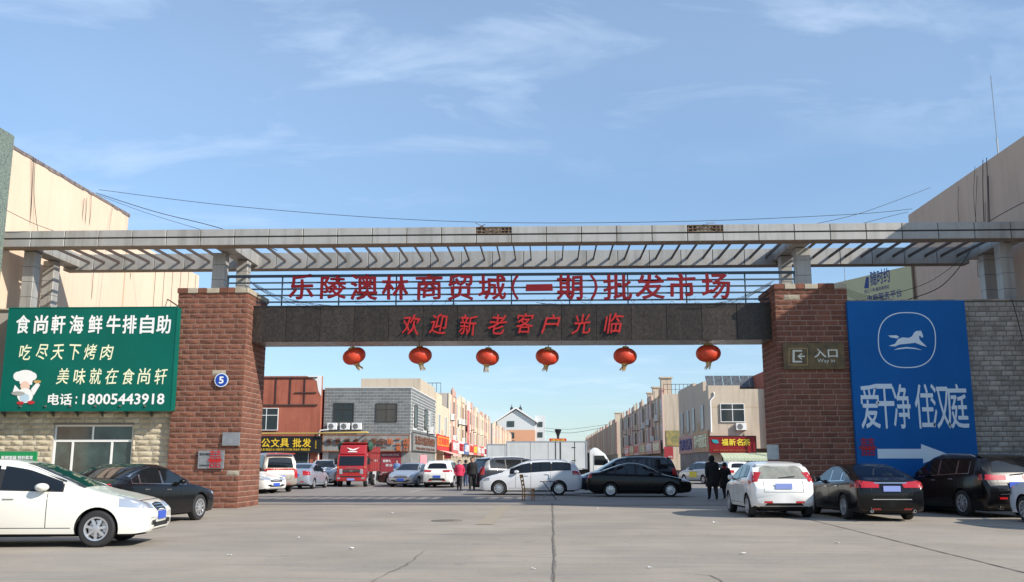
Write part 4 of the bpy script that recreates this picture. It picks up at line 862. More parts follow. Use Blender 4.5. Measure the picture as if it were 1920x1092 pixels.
fit_text('服\n装\n鞋\n帽', .7, 2.3, .4, 4.3, -.11, parent=vb, bold=.02, depth=.02, mat_='pink_paper')
random.seed(4)
ORD = ('nearest', 'second', 'third', 'fourth', 'fifth', 'sixth', 'seventh', 'eighth', 'ninth', 'tenth', 'eleventh', 'twelfth', 'thirteenth', 'farthest')
for i, (y, z) in enumerate(((109.5,6.3),(112,3.9),(119,6.2),(124,6.3),(124,3.9),(131,5.9),(133,3.9),(139,6.2),(143,6.0),(149,5.9),(152,3.9),(158,5.9),(166,5.9),(172,4.2))):
    ac(-11.3, y, z, R(90), f'{ORD[i]} air conditioner outward along the sunny left terrace, fixed at {"second" if z > 5 else "first"} floor height', 'air conditioners on the left terrace', 1.25, far=i > 5)
lt2, _, _ = terrace(-1, -11.45, 192, 292, 9.35, 'farther three storey terrace on the left past the side street', '', 2, far=True)
MB().box(-.02, 0.0, .0, 11, 0, 9.35).build('end_wall', MATS['end_wall_grey'], lt2)

# ---- right corner: tea shop
TX = 13.25; tb = empty('tea_shop_building', (TX, 78, 0), 0, 'two storey beige corner building above the tea shop', 'building')
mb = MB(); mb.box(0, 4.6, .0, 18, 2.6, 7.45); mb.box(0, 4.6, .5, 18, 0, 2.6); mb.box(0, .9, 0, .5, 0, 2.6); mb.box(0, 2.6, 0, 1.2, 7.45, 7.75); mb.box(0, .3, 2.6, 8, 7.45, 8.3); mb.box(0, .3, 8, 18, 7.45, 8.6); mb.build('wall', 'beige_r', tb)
a = P(1351, 792, Y=78); b = P(1395, 757, Y=78); window(tb, (a.x+b.x)/2-TX, a.z, b.x-a.x, b.z-a.z, -.03)
for y in (3.2, 8.2, 11.6, 15.4): window(tb, -.04, 4.3, 1.25, 2.0, y, R(-90), 'two', dark=False)
for y in (5.6, 13.4): MB().box(-.04, 0, y-.8, y+.8, 3.3, 4.9).build('access_panel', 'row_ochre', tb)
shop_opening(tb, 1.0, 4.5, 2.3, .1, posts=3, m='win_dark')
MB().box(-.03, 0, 1, 17.5, .0, 2.5).build('side_shop_fronts', mat('side_shop_grey', (0.10, 0.095, 0.09), 0.7, col2=(0.25, 0.22, 0.2), scale=.7), tb)
mb = MB(); mb.tube([(.45, -.08, 7.2), (.45, -.08, 6.9), (.12, -.1, 6.5), (.1, -.1, 3.9)], .07, 7); mb.build('downpipe', 'white', tb, smooth=1)
MB().box(0, 4.6, -.012, -.002, 5.95, 6.0).build('render_line', 'row_ochre', tb)
p = P(1390, 807, Y=77.7); ac(p.x, 77.95, p.z, 0, 'air conditioner under the window above the tea shop sign', s=.98)
ts = empty('tea_shop_sign', (TX, 77.5, 2.2), 0, 'dark red tea shop sign with four gold characters and a teal emblem', 'sign')
a = P(1330, 850, Y=77.5); b = P(1417, 818, Y=77.5); q = ts.location
MB().box(a.x-q.x, b.x-q.x, 0, .4, a.z-q.z, b.z-q.z).build('board', mat('tea_red', (0.22, 0.008, 0.012), 0.4), ts)
mb = MB(); frame_rect(mb, a.x-q.x-.03, b.x-q.x+.03, a.z-q.z-.03, b.z-q.z+.03, -.03, .03, .06); mb.build('trim', 'dark_metal', ts)
for ch, x in zip('福新名茶', (1359,1373,1387,1400)): placed_text(ch, x-6, 823, x+6, 836, 77.48, ts, bold=.02, depth=.03, mat_='yellow_letter', name='character')
placed_text('经营茶叶 茶具 普洱茶 铁观音 礼品定制 茶文化交流', 1337, 843, 1403, 846.5, 77.48, ts, bold=.01, depth=.02, mat_='orange_letter')
flat([(1334,824.5),(1345,825),(1348,831),(1344,832),(1337,830)], 77.48, ts, 'emblem', mat('teal', (0.02, 0.28, 0.33), 0.5), th=.02)
aw = awning(0, 3.9, 0, 2.25, 1.3, mat('awning_green', (0.42, 0.50, 0.33), 0.8, col2=(0.5, 0.54, 0.42), scale=3), 'pale green scalloped awning below the tea shop sign', loc_=(TX+.7, 77.5, 0))
M['pale_sign'] = mat('pale_sign', (0.42, 0.30, 0.28), 0.6, col2=(0.5, 0.2, 0.15), scale=1); M['pattern_sign'] = mat('brown_sign', (0.38, 0.17, 0.08), 0.6, col2=(0.55, 0.38, 0.2), scale=2)
street_sign(1, TX, 78.2, 86.2, 2.35, 4.1, 'pattern_sign', '茶叶烟酒批发', 'cream_letter', 'brown patterned side sign round the corner from the tea shop sign')
street_sign(1, TX, 86.4, 95.8, 2.3, 3.95, 'pale_sign', '名烟名酒', 'banner_blue', 'reddish side sign with dark blue characters, second from the tea shop corner')
# solar panels on its roof
sp = empty('solar_heater_rack', (TX+.4, 82, 7.45), 0, 'row of dark solar water heater panels on the beige roof', 'solar panels')
for i in range(6): MB().obox((.45+i*.75, 0, .95), (.35, .04, .6), Matrix.Rotation(R(-30), 3, 'X')).build('solar_panel', mat('solar_dark', (0.04, 0.05, 0.06), 0.3, col2=(0.16, 0.17, 0.18), scale=9), sp)
MB().box(.05, 4.6, .3, .38, 0, .5).build('rack', 'steel', sp)
rb2 = block('red_building', 'narrow red-brown rendered building beyond the tea shop by the right pillar', 17.87, 26, 77.7, 92, 8.9, 'red_render')
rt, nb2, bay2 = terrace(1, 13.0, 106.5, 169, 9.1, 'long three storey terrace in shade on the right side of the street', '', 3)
MB().box(62.5, 62.53, .0, 11, 0, 9.1).build('end_wall', 'beige_r', rt)
SIGNS_R = (('row_pink', '糖酒副食', 'cream_letter', 'brownish shop sign nearest on the right terrace'), ('pale_sign', '日用百货', 'white', 'faded pink shop sign second along the right terrace'), ('pattern_sign', '床上用品', 'cream_letter', 'brown shop sign third along the right terrace'), ('row_pale_pink', '厨具', 'bright_red', 'pale pink kitchenware sign on the right terrace'), ('pattern_sign', '炒货干果', 'cream_letter', 'brown sign further along the right terrace'), ('bright_red', '童装', 'white', 'dull red childrens clothes sign on the right terrace'))
for i, (m, s, tm_, lab) in enumerate(SIGNS_R): street_sign(1, 12.65, 107+i*8.2, 114.4+i*8.2, 2.5, 4.0, m, s, tm_, lab)
for i, (y, z) in enumerate(((111,6.2),(116,3.9),(121,6.1),(127,5.9),(134,5.9),(140,6.1),(147,4.2),(156,6.0))): ac(12.85, y, z, R(-90), f'{ORD[i]} air conditioner outward along the shaded right terrace front', 'air conditioners on the right terrace', 1.25, far=i > 3)
rs = empty('shop_sign', (P(1258, 872, Y=105.8).x, 105.8, 1.8), 0, 'dark red roller sign facing the square at the near end of the right terrace', 'sign'); q = rs.location
a = P(1246, 861, Y=105.8); b = P(1262, 838, Y=105.8); MB().box(a.x-q.x, b.x-q.x, 0, .15, a.z-q.z, b.z-q.z).build('board', mat('roller_red', (0.33, 0.03, 0.04), 0.6), rs); placed_text('批发', 1253, 855, 1261, 859, 105.79, rs, depth=.02)
a = P(1247, 873, Y=105.8); b = P(1256, 862, Y=105.8); bs = empty('notice_board', (a.x, 105.8, a.z), 0, 'small blue notice board below the dark red roller sign', 'notice board')
MB().box(0, b.x-a.x, 0, .08, 0, b.z-a.z).build('board', 'blue', bs); MB().box(.1, b.x-a.x-.1, -.02, 0, .25, b.z-a.z-.1).build('sheet', 'pale_blue', bs)
MB().box(62.55, 62.6, .2, 4, 3.3, 5.0).build('painted_panel', MATS['painted_green_gold'], rt)
rt2, _, _ = terrace(1, 13.0, 178, 330, 9.1, 'farther three storey terrace on the right past the side street', '', 5, far=True)
MB().box(152, 152.03, .0, 11, 0, 9.1).build('end_wall', 'beige_r', rt2)
for (x, y, z0) in ((13.6, 108, 9.1), (14.2, 122, 9.1), (14.6, 132, 9.1), (13.8, 186, 9.1)):
    mb = MB(); mb.box(-.6, .6, 0, 1, 0, 1.9); mb.box(-.75, .75, -.15, 1.15, 1.9, 2.05); tag(mb.build('roof_chimney', 'beige_r', loc=(x, y, z0)), 'square rendered roof vent on the right terrace', 'roof vent', 'roof vents on the right terrace')
mb = MB(); [mb.tube([(x, 0, 0), (x, 0, 1.1)], .025, 4) for x in [i*.45 for i in range(11)]]; mb.tube([(0, 0, 1.1), (4.5, 0, 1.1)], .03, 4); mb.box(0,4.5,-.02,.02,.5,.54); tag(mb.build('roof_railing', 'rafter', loc=(13.1, 106.7, 9.1)), 'rusty railing on the near roof edge of the right terrace', 'railing')

# ================================================================== gable end block of flats at the end of the street
M['flat_orange'] = mat('flat_orange', (0.66, 0.34, 0.20), 0.9); M['flat_white'] = mat('flat_white', (0.62, 0.64, 0.64), 0.9)
gx0, gx1 = -16.3, -4.2; ge = empty('gabled_flats', ((gx0+gx1)/2, 300, 0), 0, 'white and orange block of flats with a gabled roof closing the street', 'building')
hw = (gx1-gx0)/2; MB().box(-hw, hw, 0, 30, 0, 11.6).build('orange_wall', 'flat_orange', ge); mb = MB(); mb.prism([(-hw, 11.6), (hw, 11.6), (hw, 14.2), (0, 17.9), (-hw, 14.2)], 'y', 0, 30); mb.build('gable_wall', 'flat_white', ge)
MB().box(hw, hw+3.2, 1, 30, 0, 16.2).build('stair_tower', 'flat_white', ge)
mb = MB(); mb.prism([(-hw-1, 13.7), (0, 18.3), (hw+1, 13.7), (hw+1, 14.2), (0, 18.9), (-hw-1, 14.2)], 'y', -.8, 30.5); mb.build('roof', 'white', ge)
for z in (3.5, 6.5, 9.0, 12.6): window(ge, -hw*.28, z, 2.3, 1.8, -.05, 0, 'two', dark=True)
for z in (3.5, 6.5, 9.3, 12.6): window(ge, hw+1.6, z, 1.6, 1.6, .95, 0, 'two', dark=True)
for x in (-1.5, 1.3): mb = MB(); mb.box(-.5, .5, 0, .6, 0, .5); mb.lathe([(.5, .5), (.5, 1.2), (.12, 1.5), (.1, 2.2)], 8, c=(0, .3, 0)); tag(mb.build('roof_tank', 'dark_metal', loc=(-10.25+x, 303, 17.6)), 'dark water tank on the gabled roof', 'water tank', 'tanks on the gabled roof')
for x0, y0, w, h in ((-60, 300, 30, 12), (-100, 260, 30, 10), (30, 340, 40, 9), (75, 280, 40, 10)):
    block('distant_block', 'plain far block standing beyond the market terraces', x0, x0+w, y0, y0+14, h, 'beige_r')['group'] = 'far blocks beyond the market'
# street lamp with a dark funnel head and the red sign under it
sl = empty('street_lamp', (.93, 90, 0), 0, 'street lamp with a dark funnel shaped head rising behind the box truck', 'street lamp')
MB().lathe([(.07, 0), (.05, 3.55)], 8).build('pole', 'dark_metal', sl); MB().lathe([(.08, 3.5), (.10, 3.7), (.13, 4.0), (.31, 4.45), (.35, 4.52), (.22, 4.60), (0, 4.62)], 16).build('lamp_shade', 'dark_metal', sl, smooth=.8)
sg = empty('street_sign', (.93, 89.8, 2.7), 0, 'small red sign with yellow characters on a pole behind the box truck', 'sign'); a = P(1030, 829, Y=89.8); b = P(1062, 822.5, Y=89.8)
MB().box(a.x-.93, b.x-.93, 0, .1, a.z-2.7-.3, b.z-2.7).build('board', 'bright_red', sg); placed_text('停车场', 1033, 824, 1059, 828, 89.79, sg, bold=.02, depth=.02, mat_='yellow_letter'); MB().box(-.04, .04, .1, .16, -2.7, .3).build('pole', 'dark_metal', sg)

# ================================================================== cables
random.seed(8)
wire([P(190, 358, Y=41), P(960, 419, Y=38), P(1703, 393, Y=43)], .018, label='long thin cable sagging across the sky above the pergola') if 0 else None
def sky_wire(pts, r, lab, grp=None):
    v = [P(x, y, Y=Y) for x, y, Y in pts]; out = []
    for i in range(len(v)-1):
        p0, p1, p2, p3 = v[max(i-1, 0)], v[i], v[i+1], v[min(i+2, len(v)-1)]
        for k in range(8):
            t = k/8; out.append(.5*((2*p1)+(-p0+p2)*t+(2*p0-5*p1+4*p2-p3)*t*t+(-p0+3*p1-3*p2+p3)*t**3))
    out.append(v[-1]); return wire(out, r, label=lab, group=grp)
sky_wire([(185,356,41),(420,385,40),(700,408,39),(960,418,39),(1300,415,39),(1600,402,40),(1710,392,42)], .016, 'thin cable stretched across the whole sky between the two tall buildings')
sky_wire([(180,362,41),(290,397,38),(415,429,36),(520,470,35.6)], .02, 'dark cable running down from the left building to the pergola')
sky_wire([(185,366,41),(270,398,38),(380,432,36)], .012, 'thinner cable below the dark one at the left building')
sky_wire([(1530,420,36),(1620,398,38),(1745,352,41)], .014, 'cable rising from the pergola to the right building roof')
sky_wire([(1610,421,36),(1680,403,38),(1703,398,43)], .014, 'short cable rising to the corner of the right building')
sky_wire([(1850,418,33),(1890,395,31.8),(1935,372,30)], .02, 'cable crossing the right building wall at the frame edge')
sky_wire([(0,388,30.9),(60,418,31.2),(120,440,32)], .014, 'cable crossing the peach wall beside the green pier')
for i in range(7):
    sky_wire([(466+i*2,526+i*2,32.2),(492+i*7,540+i*4.5,32.0),(515+i*16,558+i*2.5,31.85),(545+i*17,574,31.9)], .008, 'thin black wire fanning out from the left pillar top', 'wires fanning from the left pillar')
    sky_wire([(1452-i*2,526+i*2,32.2),(1425-i*8,540+i*4.5,32.0),(1400-i*14,560+i*2,31.85),(1370-i*16,574,31.9)], .008, 'thin black wire fanning out from the right pillar top', 'wires fanning from the right pillar')
for i, (x, y0, y1, X) in enumerate(((1843,300,420,16.95),(1850,296,470,16.93),(1853,330,560,16.9),(1847,380,500,16.95),(1828,312,420,16.97),(1832,330,520,16.96),(1797,350,430,16.97))):
    sky_wire([(x,y0,P(x,y0,X=X).y),(x+3*math.sin(i),(y0+y1)/2,P(x,(y0+y1)/2,X=X-.05).y),(x+2,y1,P(x,y1,X=X).y)], .022 if i < 3 else .012, ('thickest black cable hanging down the rendered wall at right', 'black cable beside the thickest one on the right rendered wall', 'long black cable reaching lowest on the right rendered wall', 'thin short black cable ending below the pergola at right', 'thin cable left of the thick bundle on the right wall', 'thin long cable left of the thick bundle, passing behind the pergola', 'lone thin cable furthest left on the right rendered wall')[i])
for i, (x, y0, y1) in enumerate(((63,295,434),(66,298,436),(60,296,436),(158,372,434),(163,372,434),(171,362,434),(245,512,575),(175,512,575))):
    X = -19.42; sky_wire([(x,y0,P(x,y0,X=X).y),(x-3+i % 3,(y0+y1)/2,P(x,(y0+y1)/2,X=X).y),(x+(5 if i == 1 else -5),y1,P(x,y1,X=X).y)], .014, 'thin cable hanging down the sunny peach wall', 'cables down the left wall')
sky_wire([(250,528,50),(320,565,46),(350,590,42)], .05, 'grey pipe running down across the lower peach wall')
for i in range(5):
    sky_wire([(1583,540+i*3,32.3),(1615,552+i*3,32.2),(1660,560+i*2,32.1),(1700,566,32.0)], .010, 'black wire trailing right from the right pillar top', 'wires right of the right pillar')
sky_wire([(1700,563,32.5),(1760,540,32.8),(1800,500,33.5),(1828,455,34.5)], .022, 'thick drooping cable above the right stone wall')
sky_wire([(1640,560,32.5),(1740,530,33),(1810,480,34)], .014, 'thin drooping cable above the right stone wall')
sky_wire([(1897,562,31.3),(1908,600,31.28),(1918,640,31.3)], .02, 'cable hanging over the right stone wall')
sky_wire([(1020,808,180),(1070,812,180),(1130,802,180)], .05, 'far cable across the end of the street', 'far cables across the street'); sky_wire([(1020,803,200),(1070,805,200),(1140,796,200)], .045, 'far cable across the end of the street', 'far cables across the street')
# ================================================================== vehicles
PAINT = {}
def paint(name, col, rough=0.28, metal=0.0, coat=0.8):
    m = mat('paint_' + name, col, rough, metal, coat=coat, spec=.3); M['paint_' + name] = m; return 'paint_' + name
P_WHITE = paint('white', (0.80, 0.80, 0.77)); P_CREAM = paint('cream_white', (0.80, 0.79, 0.70)); P_BLACK = paint('black', (0.004, 0.004, 0.005), 0.22, coat=.2); P_SILVER = paint('silver', (0.50, 0.51, 0.53), 0.3, 0.55)
P_GREY = paint('dark_grey', (0.035, 0.042, 0.055), 0.3, 0.2); P_TAN = paint('champagne', (0.40, 0.36, 0.32), 0.35, 0.4); P_BROWN = paint('brown', (0.07, 0.03, 0.03), 0.25, 0.2); P_RED = paint('red', (0.36, 0.022, 0.025), 0.35); P_WSUV = paint('pearl_white', (0.72, 0.74, 0.77))
M['trim'] = mat('black_plastic', (0.02, 0.02, 0.021), 0.55); M['well'] = mat('wheel_well', (0.006, 0.006, 0.006), 0.95)
def lerp_pts(pts, s):
    if s <= pts[0][0]: return pts[0][1]
    for (a, u), (b, v) in zip(pts, pts[1:]):
        if s <= b: return u+(v-u)*(s-a)/(b-a) if b > a else v
    return pts[-1][1]
def smooth_f(pts, w=0.12):
    def f(s):
        return sum(lerp_pts(pts, s+w*k)*c for k, c in ((-1, .2), (-.5, .2), (0, .2), (.5, .2), (1, .2)))
    return f
def wheel_meshes(r, w=0.2, spokes=7, style='alloy'):
    key = ('wheel', round(r, 3), w, spokes, style)
    if key in WM: return WM[key]
    rr = r*.66
    ty = MB().lathe([(rr, -w/2+.02), (rr+.01, -w/2), (r-.035, -w/2), (r-.008, -w/2+.02), (r, -w/2+.05), (r, w/2-.05), (r-.008, w/2-.02), (r-.035, w/2), (rr+.01, w/2), (rr, w/2-.02), (rr-.01, 0), (rr, -w/2+.02)], 36, 0, 'y').mesh('wheel', 'rubber', smooth=.6)
    mb = MB()
    mb.lathe([(0, -w/2+.09), (rr-.01, -w/2+.09)], 24, 1, 'y')
    mb.lathe([(rr+.002, -w/2+.012), (rr-.005, -w/2-.004), (rr-.03, -w/2), (rr-.035, -w/2+.05)], 36, 0, 'y')
    mb.lathe([(0, -w/2+.0), (.05, -w/2+.003), (.062, -w/2+.02), (.06, -w/2+.08)], 18, 0, 'y')
    mb.lathe([(rr*.45, -w/2+.085), (rr*.72, -w/2+.085)], 20, 0, 'y')
    for k in range(spokes):
        a = 2*math.pi*k/spokes+.2; ca, sa = math.cos(a), math.sin(a); a2 = (.42 if style != 'cover' else .62)*math.pi/spokes
        r0, r1 = .045, rr-.015; h0, h1 = .026, r1*math.tan(a2*.55 if style == 'alloy' else a2*.8)
        def T(rad, tt, y): return (rad*ca-tt*sa, y, rad*sa+tt*ca)
        y0, y1, yb = -w/2+.006, -w/2+.014, -w/2+.06
        v = [mb.bm.verts.new(p) for p in (T(r0,-h0,y0), T(r0,h0,y0), T(r1,h1,y1), T(r1,-h1,y1), T(r0,-h0,yb), T(r0,h0,yb), T(r1,h1,yb), T(r1,-h1,yb))]
        for q in ((0,1,2,3), (1,5,6,2), (3,7,4,0), (2,6,7,3)): mb.bm.faces.new([v[i] for i in q]).material_index = 0
    ri = mb.mesh('rim', ['alloy', 'black'], smooth=.6); WM[key] = (ty, ri); return WM[key]
def make_car(name, label, cat, L, W, H, wb, fo, r, top, belt, paint_, side_wins, wind, rearw, spec=None, group=None, rear_kind='sedan', detail=1, belt_z=None, tint='tint', wheel=('alloy', 7), tum=.34, nose_w=.80, tail_w=.84):
    """body lofted from sections; s runs from the nose (0) to the tail (L), the car's +x is forward"""
    t = empty(name, (0, 0, 0), 0, label, cat, group); spec = spec or {}
    zt = smooth_f(top, .07); zbl_ = smooth_f(belt, .1)
    def Wf(s): return W/2*lerp_pts([(0, nose_w), (.05, nose_w+.07), (.18, .935), (.5, .985), (1.0, 1.0), (L-.9, 1.0), (L-.45, .985), (L-.14, .95), (L-.03, tail_w+.05), (L, tail_w)], s)
    bot = spec.get('bottom', .19)
    zb = lambda s: lerp_pts([(0, bot+.11), (.06, bot+.03), (.25, bot), (L-.3, bot+.02), (L-.08, bot+.08), (L, bot+.18)], s)
    zbl = lambda s: min(zbl_(s), zt(s)-.035)
    def section(s):
        w, b, m, z = Wf(s), zb(s), zbl(s), zt(s); h = z-m; mid = b+(m-b)*.55
        bw = max(w*.95-tum*h*1.0 if h > .12 else w*.95-.3*h, w*.55)
        pts = [(0, b), (w*.80, b), (w*.955, b+.035), (w*.985, b+.12), (w*.998, mid-.10), (w, mid+.04), (w*.992, m-.10), (w*.97, m-.02), (w*.955, m+.012)]
        if h > .12: pts += [(w*.95-tum*h*.5-.0, m+h*.48), (bw+.025, m+h*.82), (bw-.03, z-.045-.01), (bw*.86, z-.018), (bw*.5, z-.004), (0, z)]
        else: pts += [(w*.93, m+h*.35), (w*.88, m+h*.6), (w*.8, m+h*.8), (w*.66, m+h*.92), (w*.36, z-.002), (0, z)]
        return pts
    ss = []; k = 0
    for i in range(7): ss.append(.22*(i/6)**1.6)
    n = int((L-.5)/.085)
    for i in range(1, n): ss.append(.22+(L-.44)*i/n)
    for i in range(7): ss.append(L-.22*((6-i)/6)**1.6)
    bm = bmesh.new(); rings = []
    for s in ss:
        p = section(s); full = [(y, z) for y, z in p] + [(-y, z) for y, z in p[-2:0:-1]]
        rings.append([bm.verts.new((L/2-s, -y, z)) for y, z in full])
    m_ = len(rings[0])
    for a, b in zip(rings, rings[1:]):
        for i in range(m_): bm.faces.new((a[i], a[(i+1) % m_], b[(i+1) % m_], b[i]))
    for q in (rings[0], rings[-1]):
        c = bm.verts.new(sum((v.co for v in q), Vector())/m_)
        for i in range(m_): bm.faces.new((q[i], q[(i+1) % m_], c))
    bmesh.ops.recalc_face_normals(bm, faces=bm.faces)
    tree = BVHTree.FromBMesh(bm)
    me = bpy.data.meshes.new('body'); bm.to_mesh(me); bm.free()
    body = bpy.data.objects.new('body', me); link(body, t)
    # wheel arches cut out of the closed body
    wx = [L/2-fo, L/2-fo-wb]; ar = r+.055
    cu = MB()
    for x in wx:
        for sgn in (-1, 1): cu.lathe([(0, sgn*(W/2-.26)), (ar, sgn*(W/2-.26)), (ar, sgn*(W/2+.2)), (0, sgn*(W/2+.2))], 30, 0, 'y', (x, 0, r))
    cme = cu.mesh('cutter', 'well'); co = bpy.data.objects.new('cutter', cme); COL.objects.link(co)
    bmesh_fix = bmesh.new(); bmesh_fix.from_mesh(cme); bmesh.ops.remove_doubles(bmesh_fix, verts=bmesh_fix.verts, dist=.0005); bmesh.ops.recalc_face_normals(bmesh_fix, faces=bmesh_fix.faces); bmesh_fix.to_mesh(cme); bmesh_fix.free()
    md = body.modifiers.new('cut', 'BOOLEAN'); md.object = co; md.operation = 'DIFFERENCE'; md.solver = 'EXACT'
    dg = bpy.context.evaluated_depsgraph_get(); nm_ = bpy.data.meshes.new_from_object(body.evaluated_get(dg)); body.modifiers.clear()
    body.data = nm_; bpy.data.objects.remove(co); nm_.materials.clear(); nm_.materials.append(M[paint_]); nm_.materials.append(M['well']); nm_.materials.append(M['trim'])
    bm = bmesh.new(); bm.from_mesh(nm_); low = spec.get('cladding')
    for f in bm.faces:
        f.smooth = True; f.material_index = 0; c = f.calc_center_median()
        for x in wx:
            d = math.hypot(c.x-x, c.z-r)
            if d < ar+.006 and abs(c.y) > W/2-.30: 
                if abs(f.normal.y) < .5 or abs(c.y) < W/2-.2: f.material_index = 1
            elif low and d < ar+.07 and abs(c.y) > W/2-.12 and c.z < r+ar: f.material_index = 2
        if f.normal.z < -.9 and c.z < bot+.1: f.material_index = 1
        if low and c.z < bot+low and f.material_index == 0: f.material_index = 2
    for e in bm.edges:
        if len(e.link_faces) == 2 and e.calc_face_angle(0) > .62: e.smooth = False
    bm.to_mesh(nm_); bm.free()
    # ---- patches wrapped on the body
    def cast(o, d):
        h = tree.ray_cast(Vector(o), Vector(d).normalized()); return (h[0], h[1]) if h[0] is not None else (None, None)
    def patch(fn, nu, nv, name_, m, off=.004, parent=None, smooth=True):
        g = []
        for i in range(nu+1):
            row = []
            for j in range(nv+1):
                o, d = fn(i/nu, j/nv); p, nn = cast(o, d)
                if p is None: row.append(None); continue
                if nn.dot(Vector(d)) > 0: nn = -nn
                row.append(p+nn*off)
            g.append(row)
        b = bmesh.new(); V = [[b.verts.new(p) if p is not None else None for p in row] for row in g]
        for i in range(nu):
            for j in range(nv):
                q = (V[i][j], V[i+1][j], V[i+1][j+1], V[i][j+1])
                if all(q): 
                    try: f = b.faces.new(q); f.smooth = smooth
                    except ValueError: pass
        if not b.faces: b.free(); return None
        # thickness, so the piece has an edge
        bmesh.ops.recalc_face_normals(b, faces=b.faces)
        c0 = b.faces[:] [0]
        mm = bpy.data.meshes.new(name_); b.to_mesh(mm); b.free(); mm.materials.append(M[m])
        return link(bpy.data.objects.new(name_, mm), parent or t)
    def side(sg, s0, s1, f0, f1, name_, m, off=.004, nu=None, nv=4, parent=None):
        return patch(lambda u, v: (lambda s: ((L/2-s, -sg*2, f0(s)+(f1(s)-f0(s))*v), (0, sg, 0)))(s0+(s1-s0)*u), nu or max(2, int((s1-s0)/.07)), nv, name_, m, off, parent)
    def radial(front, a0, a1, z0, z1, name_, m, off=.005, nu=8, nv=3, cx=.85, parent=None):
        x = L/2-cx if front else -L/2+cx; sx = 1 if front else -1
        def fn(u, v):
            a = R(a0+(a1-a0)*u); d = Vector((sx*math.cos(a), math.sin(a), 0)); zz0 = z0(u) if callable(z0) else z0; zz1 = z1(u) if callable(z1) else z1
            return ((x+d.x*3, d.y*3, zz0+(zz1-zz0)*v), -d)
        return patch(fn, nu, nv, name_, m, off, parent)
    def flatend(front, y0, y1, z0, z1, name_, m, off=.006, nu=6, nv=3, parent=None):
        sx = 1 if front else -1
        def fn(u, v):
            yy0, yy1 = (y0(v), y1(v)) if callable(y0) else (y0, y1); y = yy0+(yy1-yy0)*u; zz0 = z0(u) if callable(z0) else z0; zz1 = z1(u) if callable(z1) else z1
            return ((sx*(L/2+2), y, zz0+(zz1-zz0)*v), (-sx, 0, 0))
        return patch(fn, nu, nv, name_, m, off, parent)
    def hw(s): 
        h = zt(s)-zbl(s); return Wf(s)*.95-tum*h
    wz0 = lambda s: zbl(s)+.035
    wz1 = lambda s: max(zbl(s)+.035, zbl(s)+.80*(zt(s)-zbl(s)))
    for sg in (-1, 1):
        a0, a1 = side_wins[0][0], side_wins[-1][1]
        side(sg, a0-.03, a1+.03, lambda s: wz0(s)-.022, lambda s: max(wz0(s)-.02, wz1(s)+.02), 'window_surround', spec.get('surround', 'trim'), .0025)
        for (s0, s1) in side_wins: side(sg, s0, s1, wz0, wz1, 'side_window', tint, .005)
        if detail:
            for s in spec.get('door_lines', [side_wins[0][0]+.25, side_wins[0][1]+.02, side_wins[-1][1] if len(side_wins) < 3 else side_wins[1][1]]):
                side(sg, s-.006, s+.006, lambda q: zb(q)+.14, lambda q: zbl(q)+.0, 'door_seam', 'black', .002, nu=1, nv=10)
            side(sg, fo+ar+.06, fo+wb-ar-.06, lambda q: zb(q)+.13, lambda q: zb(q)+.142, 'sill_seam', 'black', .002, nu=10, nv=1)
        for s0, s1 in side_wins[:2]:
            s = s1-.17; p, nn = cast((L/2-s, -sg*2, zbl(s)-.11), (0, sg, 0))
            if p is not None:
                hd = MB(); hd.box(-.09, .09, -.012 if sg > 0 else -.022, .022 if sg > 0 else .012, -.014, .014); hd.build('door_handle', spec.get('handle', paint_), t, loc=p+Vector((0, -sg*.018, 0)), bevel=.006)
        # mirror
        s = side_wins[0][0]+.32; p, nn = cast((L/2-s, -sg*2, zbl(s)+.06), (0, sg, 0))
        if p is not None:
            mm = MB(); mm.lathe([(0, -.085), (.055, -.07), (.085, -.02), (.088, .03), (.07, .07), (0, .085)], 14, 0, 'y'); b_ = mm.build('mirror', spec.get('mirror', paint_), t, loc=p+Vector((.02, -sg*.13, .03)), smooth=.8); b_.scale = (1.35, .95, .82)
            MB().box(-.035, .035, -.06, .06, -.02, .02).build('mirror_arm', 'trim', b_, loc=(0, sg*.07, -.05))
    # windscreen and rear window
    def topglass(s0, s1, name_, front):
        def fn(u, v):
            s = s0+(s1-s0)*u; w = hw(s)*lerp_pts([(0, .90), (1, .93)], u)-.015
            return ((L/2-s, w*(2*v-1), H+1), (0, 0, -1))
        patch(fn, 12, 12, name_, tint if not (not front and spec.get('rear_tint')) else spec['rear_tint'], .005)
    topglass(wind[0], wind[1], 'windscreen', True)
    if rearw[0] == 'top': topglass(rearw[1], rearw[2], 'rear_window', False)
    else:
        z0, z1, k0, k1 = rearw[1:5]
        flatend(False, lambda v: -(k0+(k1-k0)*v), lambda v: k0+(k1-k0)*v, z0, (lambda u: z1-.05*(2*u-1)**4), 'rear_window', spec.get('rear_tint', tint), .006, 14, 6)
    # lamps, grille, plates
    fz = spec.get('head', (.62, .74)); zf = spec.get('head_z', None)
    for sg in (-1, 1):
        a0, a1 = spec.get('head_a', (26, 58)); radial(True, sg*a0, sg*a1, lambda u: fz[0]+.05*u, lambda u: fz[1]+spec.get('head_rise', .06)*u, 'headlight', 'lamp_clear', .006, 9, 4)
        a0, a1 = spec.get('tail_a', (26, 52)); tz = spec.get('tail', (.78, .95)); rs_ = spec.get('tail_rise', .0)
        radial(False, sg*a0, sg*a1, lambda u: tz[0]+rs_*u, lambda u: tz[1]+rs_*u+spec.get('tail_flare', .03)*u, 'tail_light', 'lamp_red', .008, 8, 4)
        if detail: 
            radial(True, sg*22, sg*34, .36, .44, 'fog_light', 'black', .005, 4, 2)
            radial(False, sg*20, sg*32, spec.get('refl', .40), spec.get('refl', .40)+.05, 'reflector', 'lamp_red', .006, 4, 1)
    g = spec.get('grille', (.56, .68, .42)); flatend(True, -g[2], g[2], g[0], (lambda u: g[1]-.02*abs(2*u-1)), 'grille', 'black', .006, 8, 3)
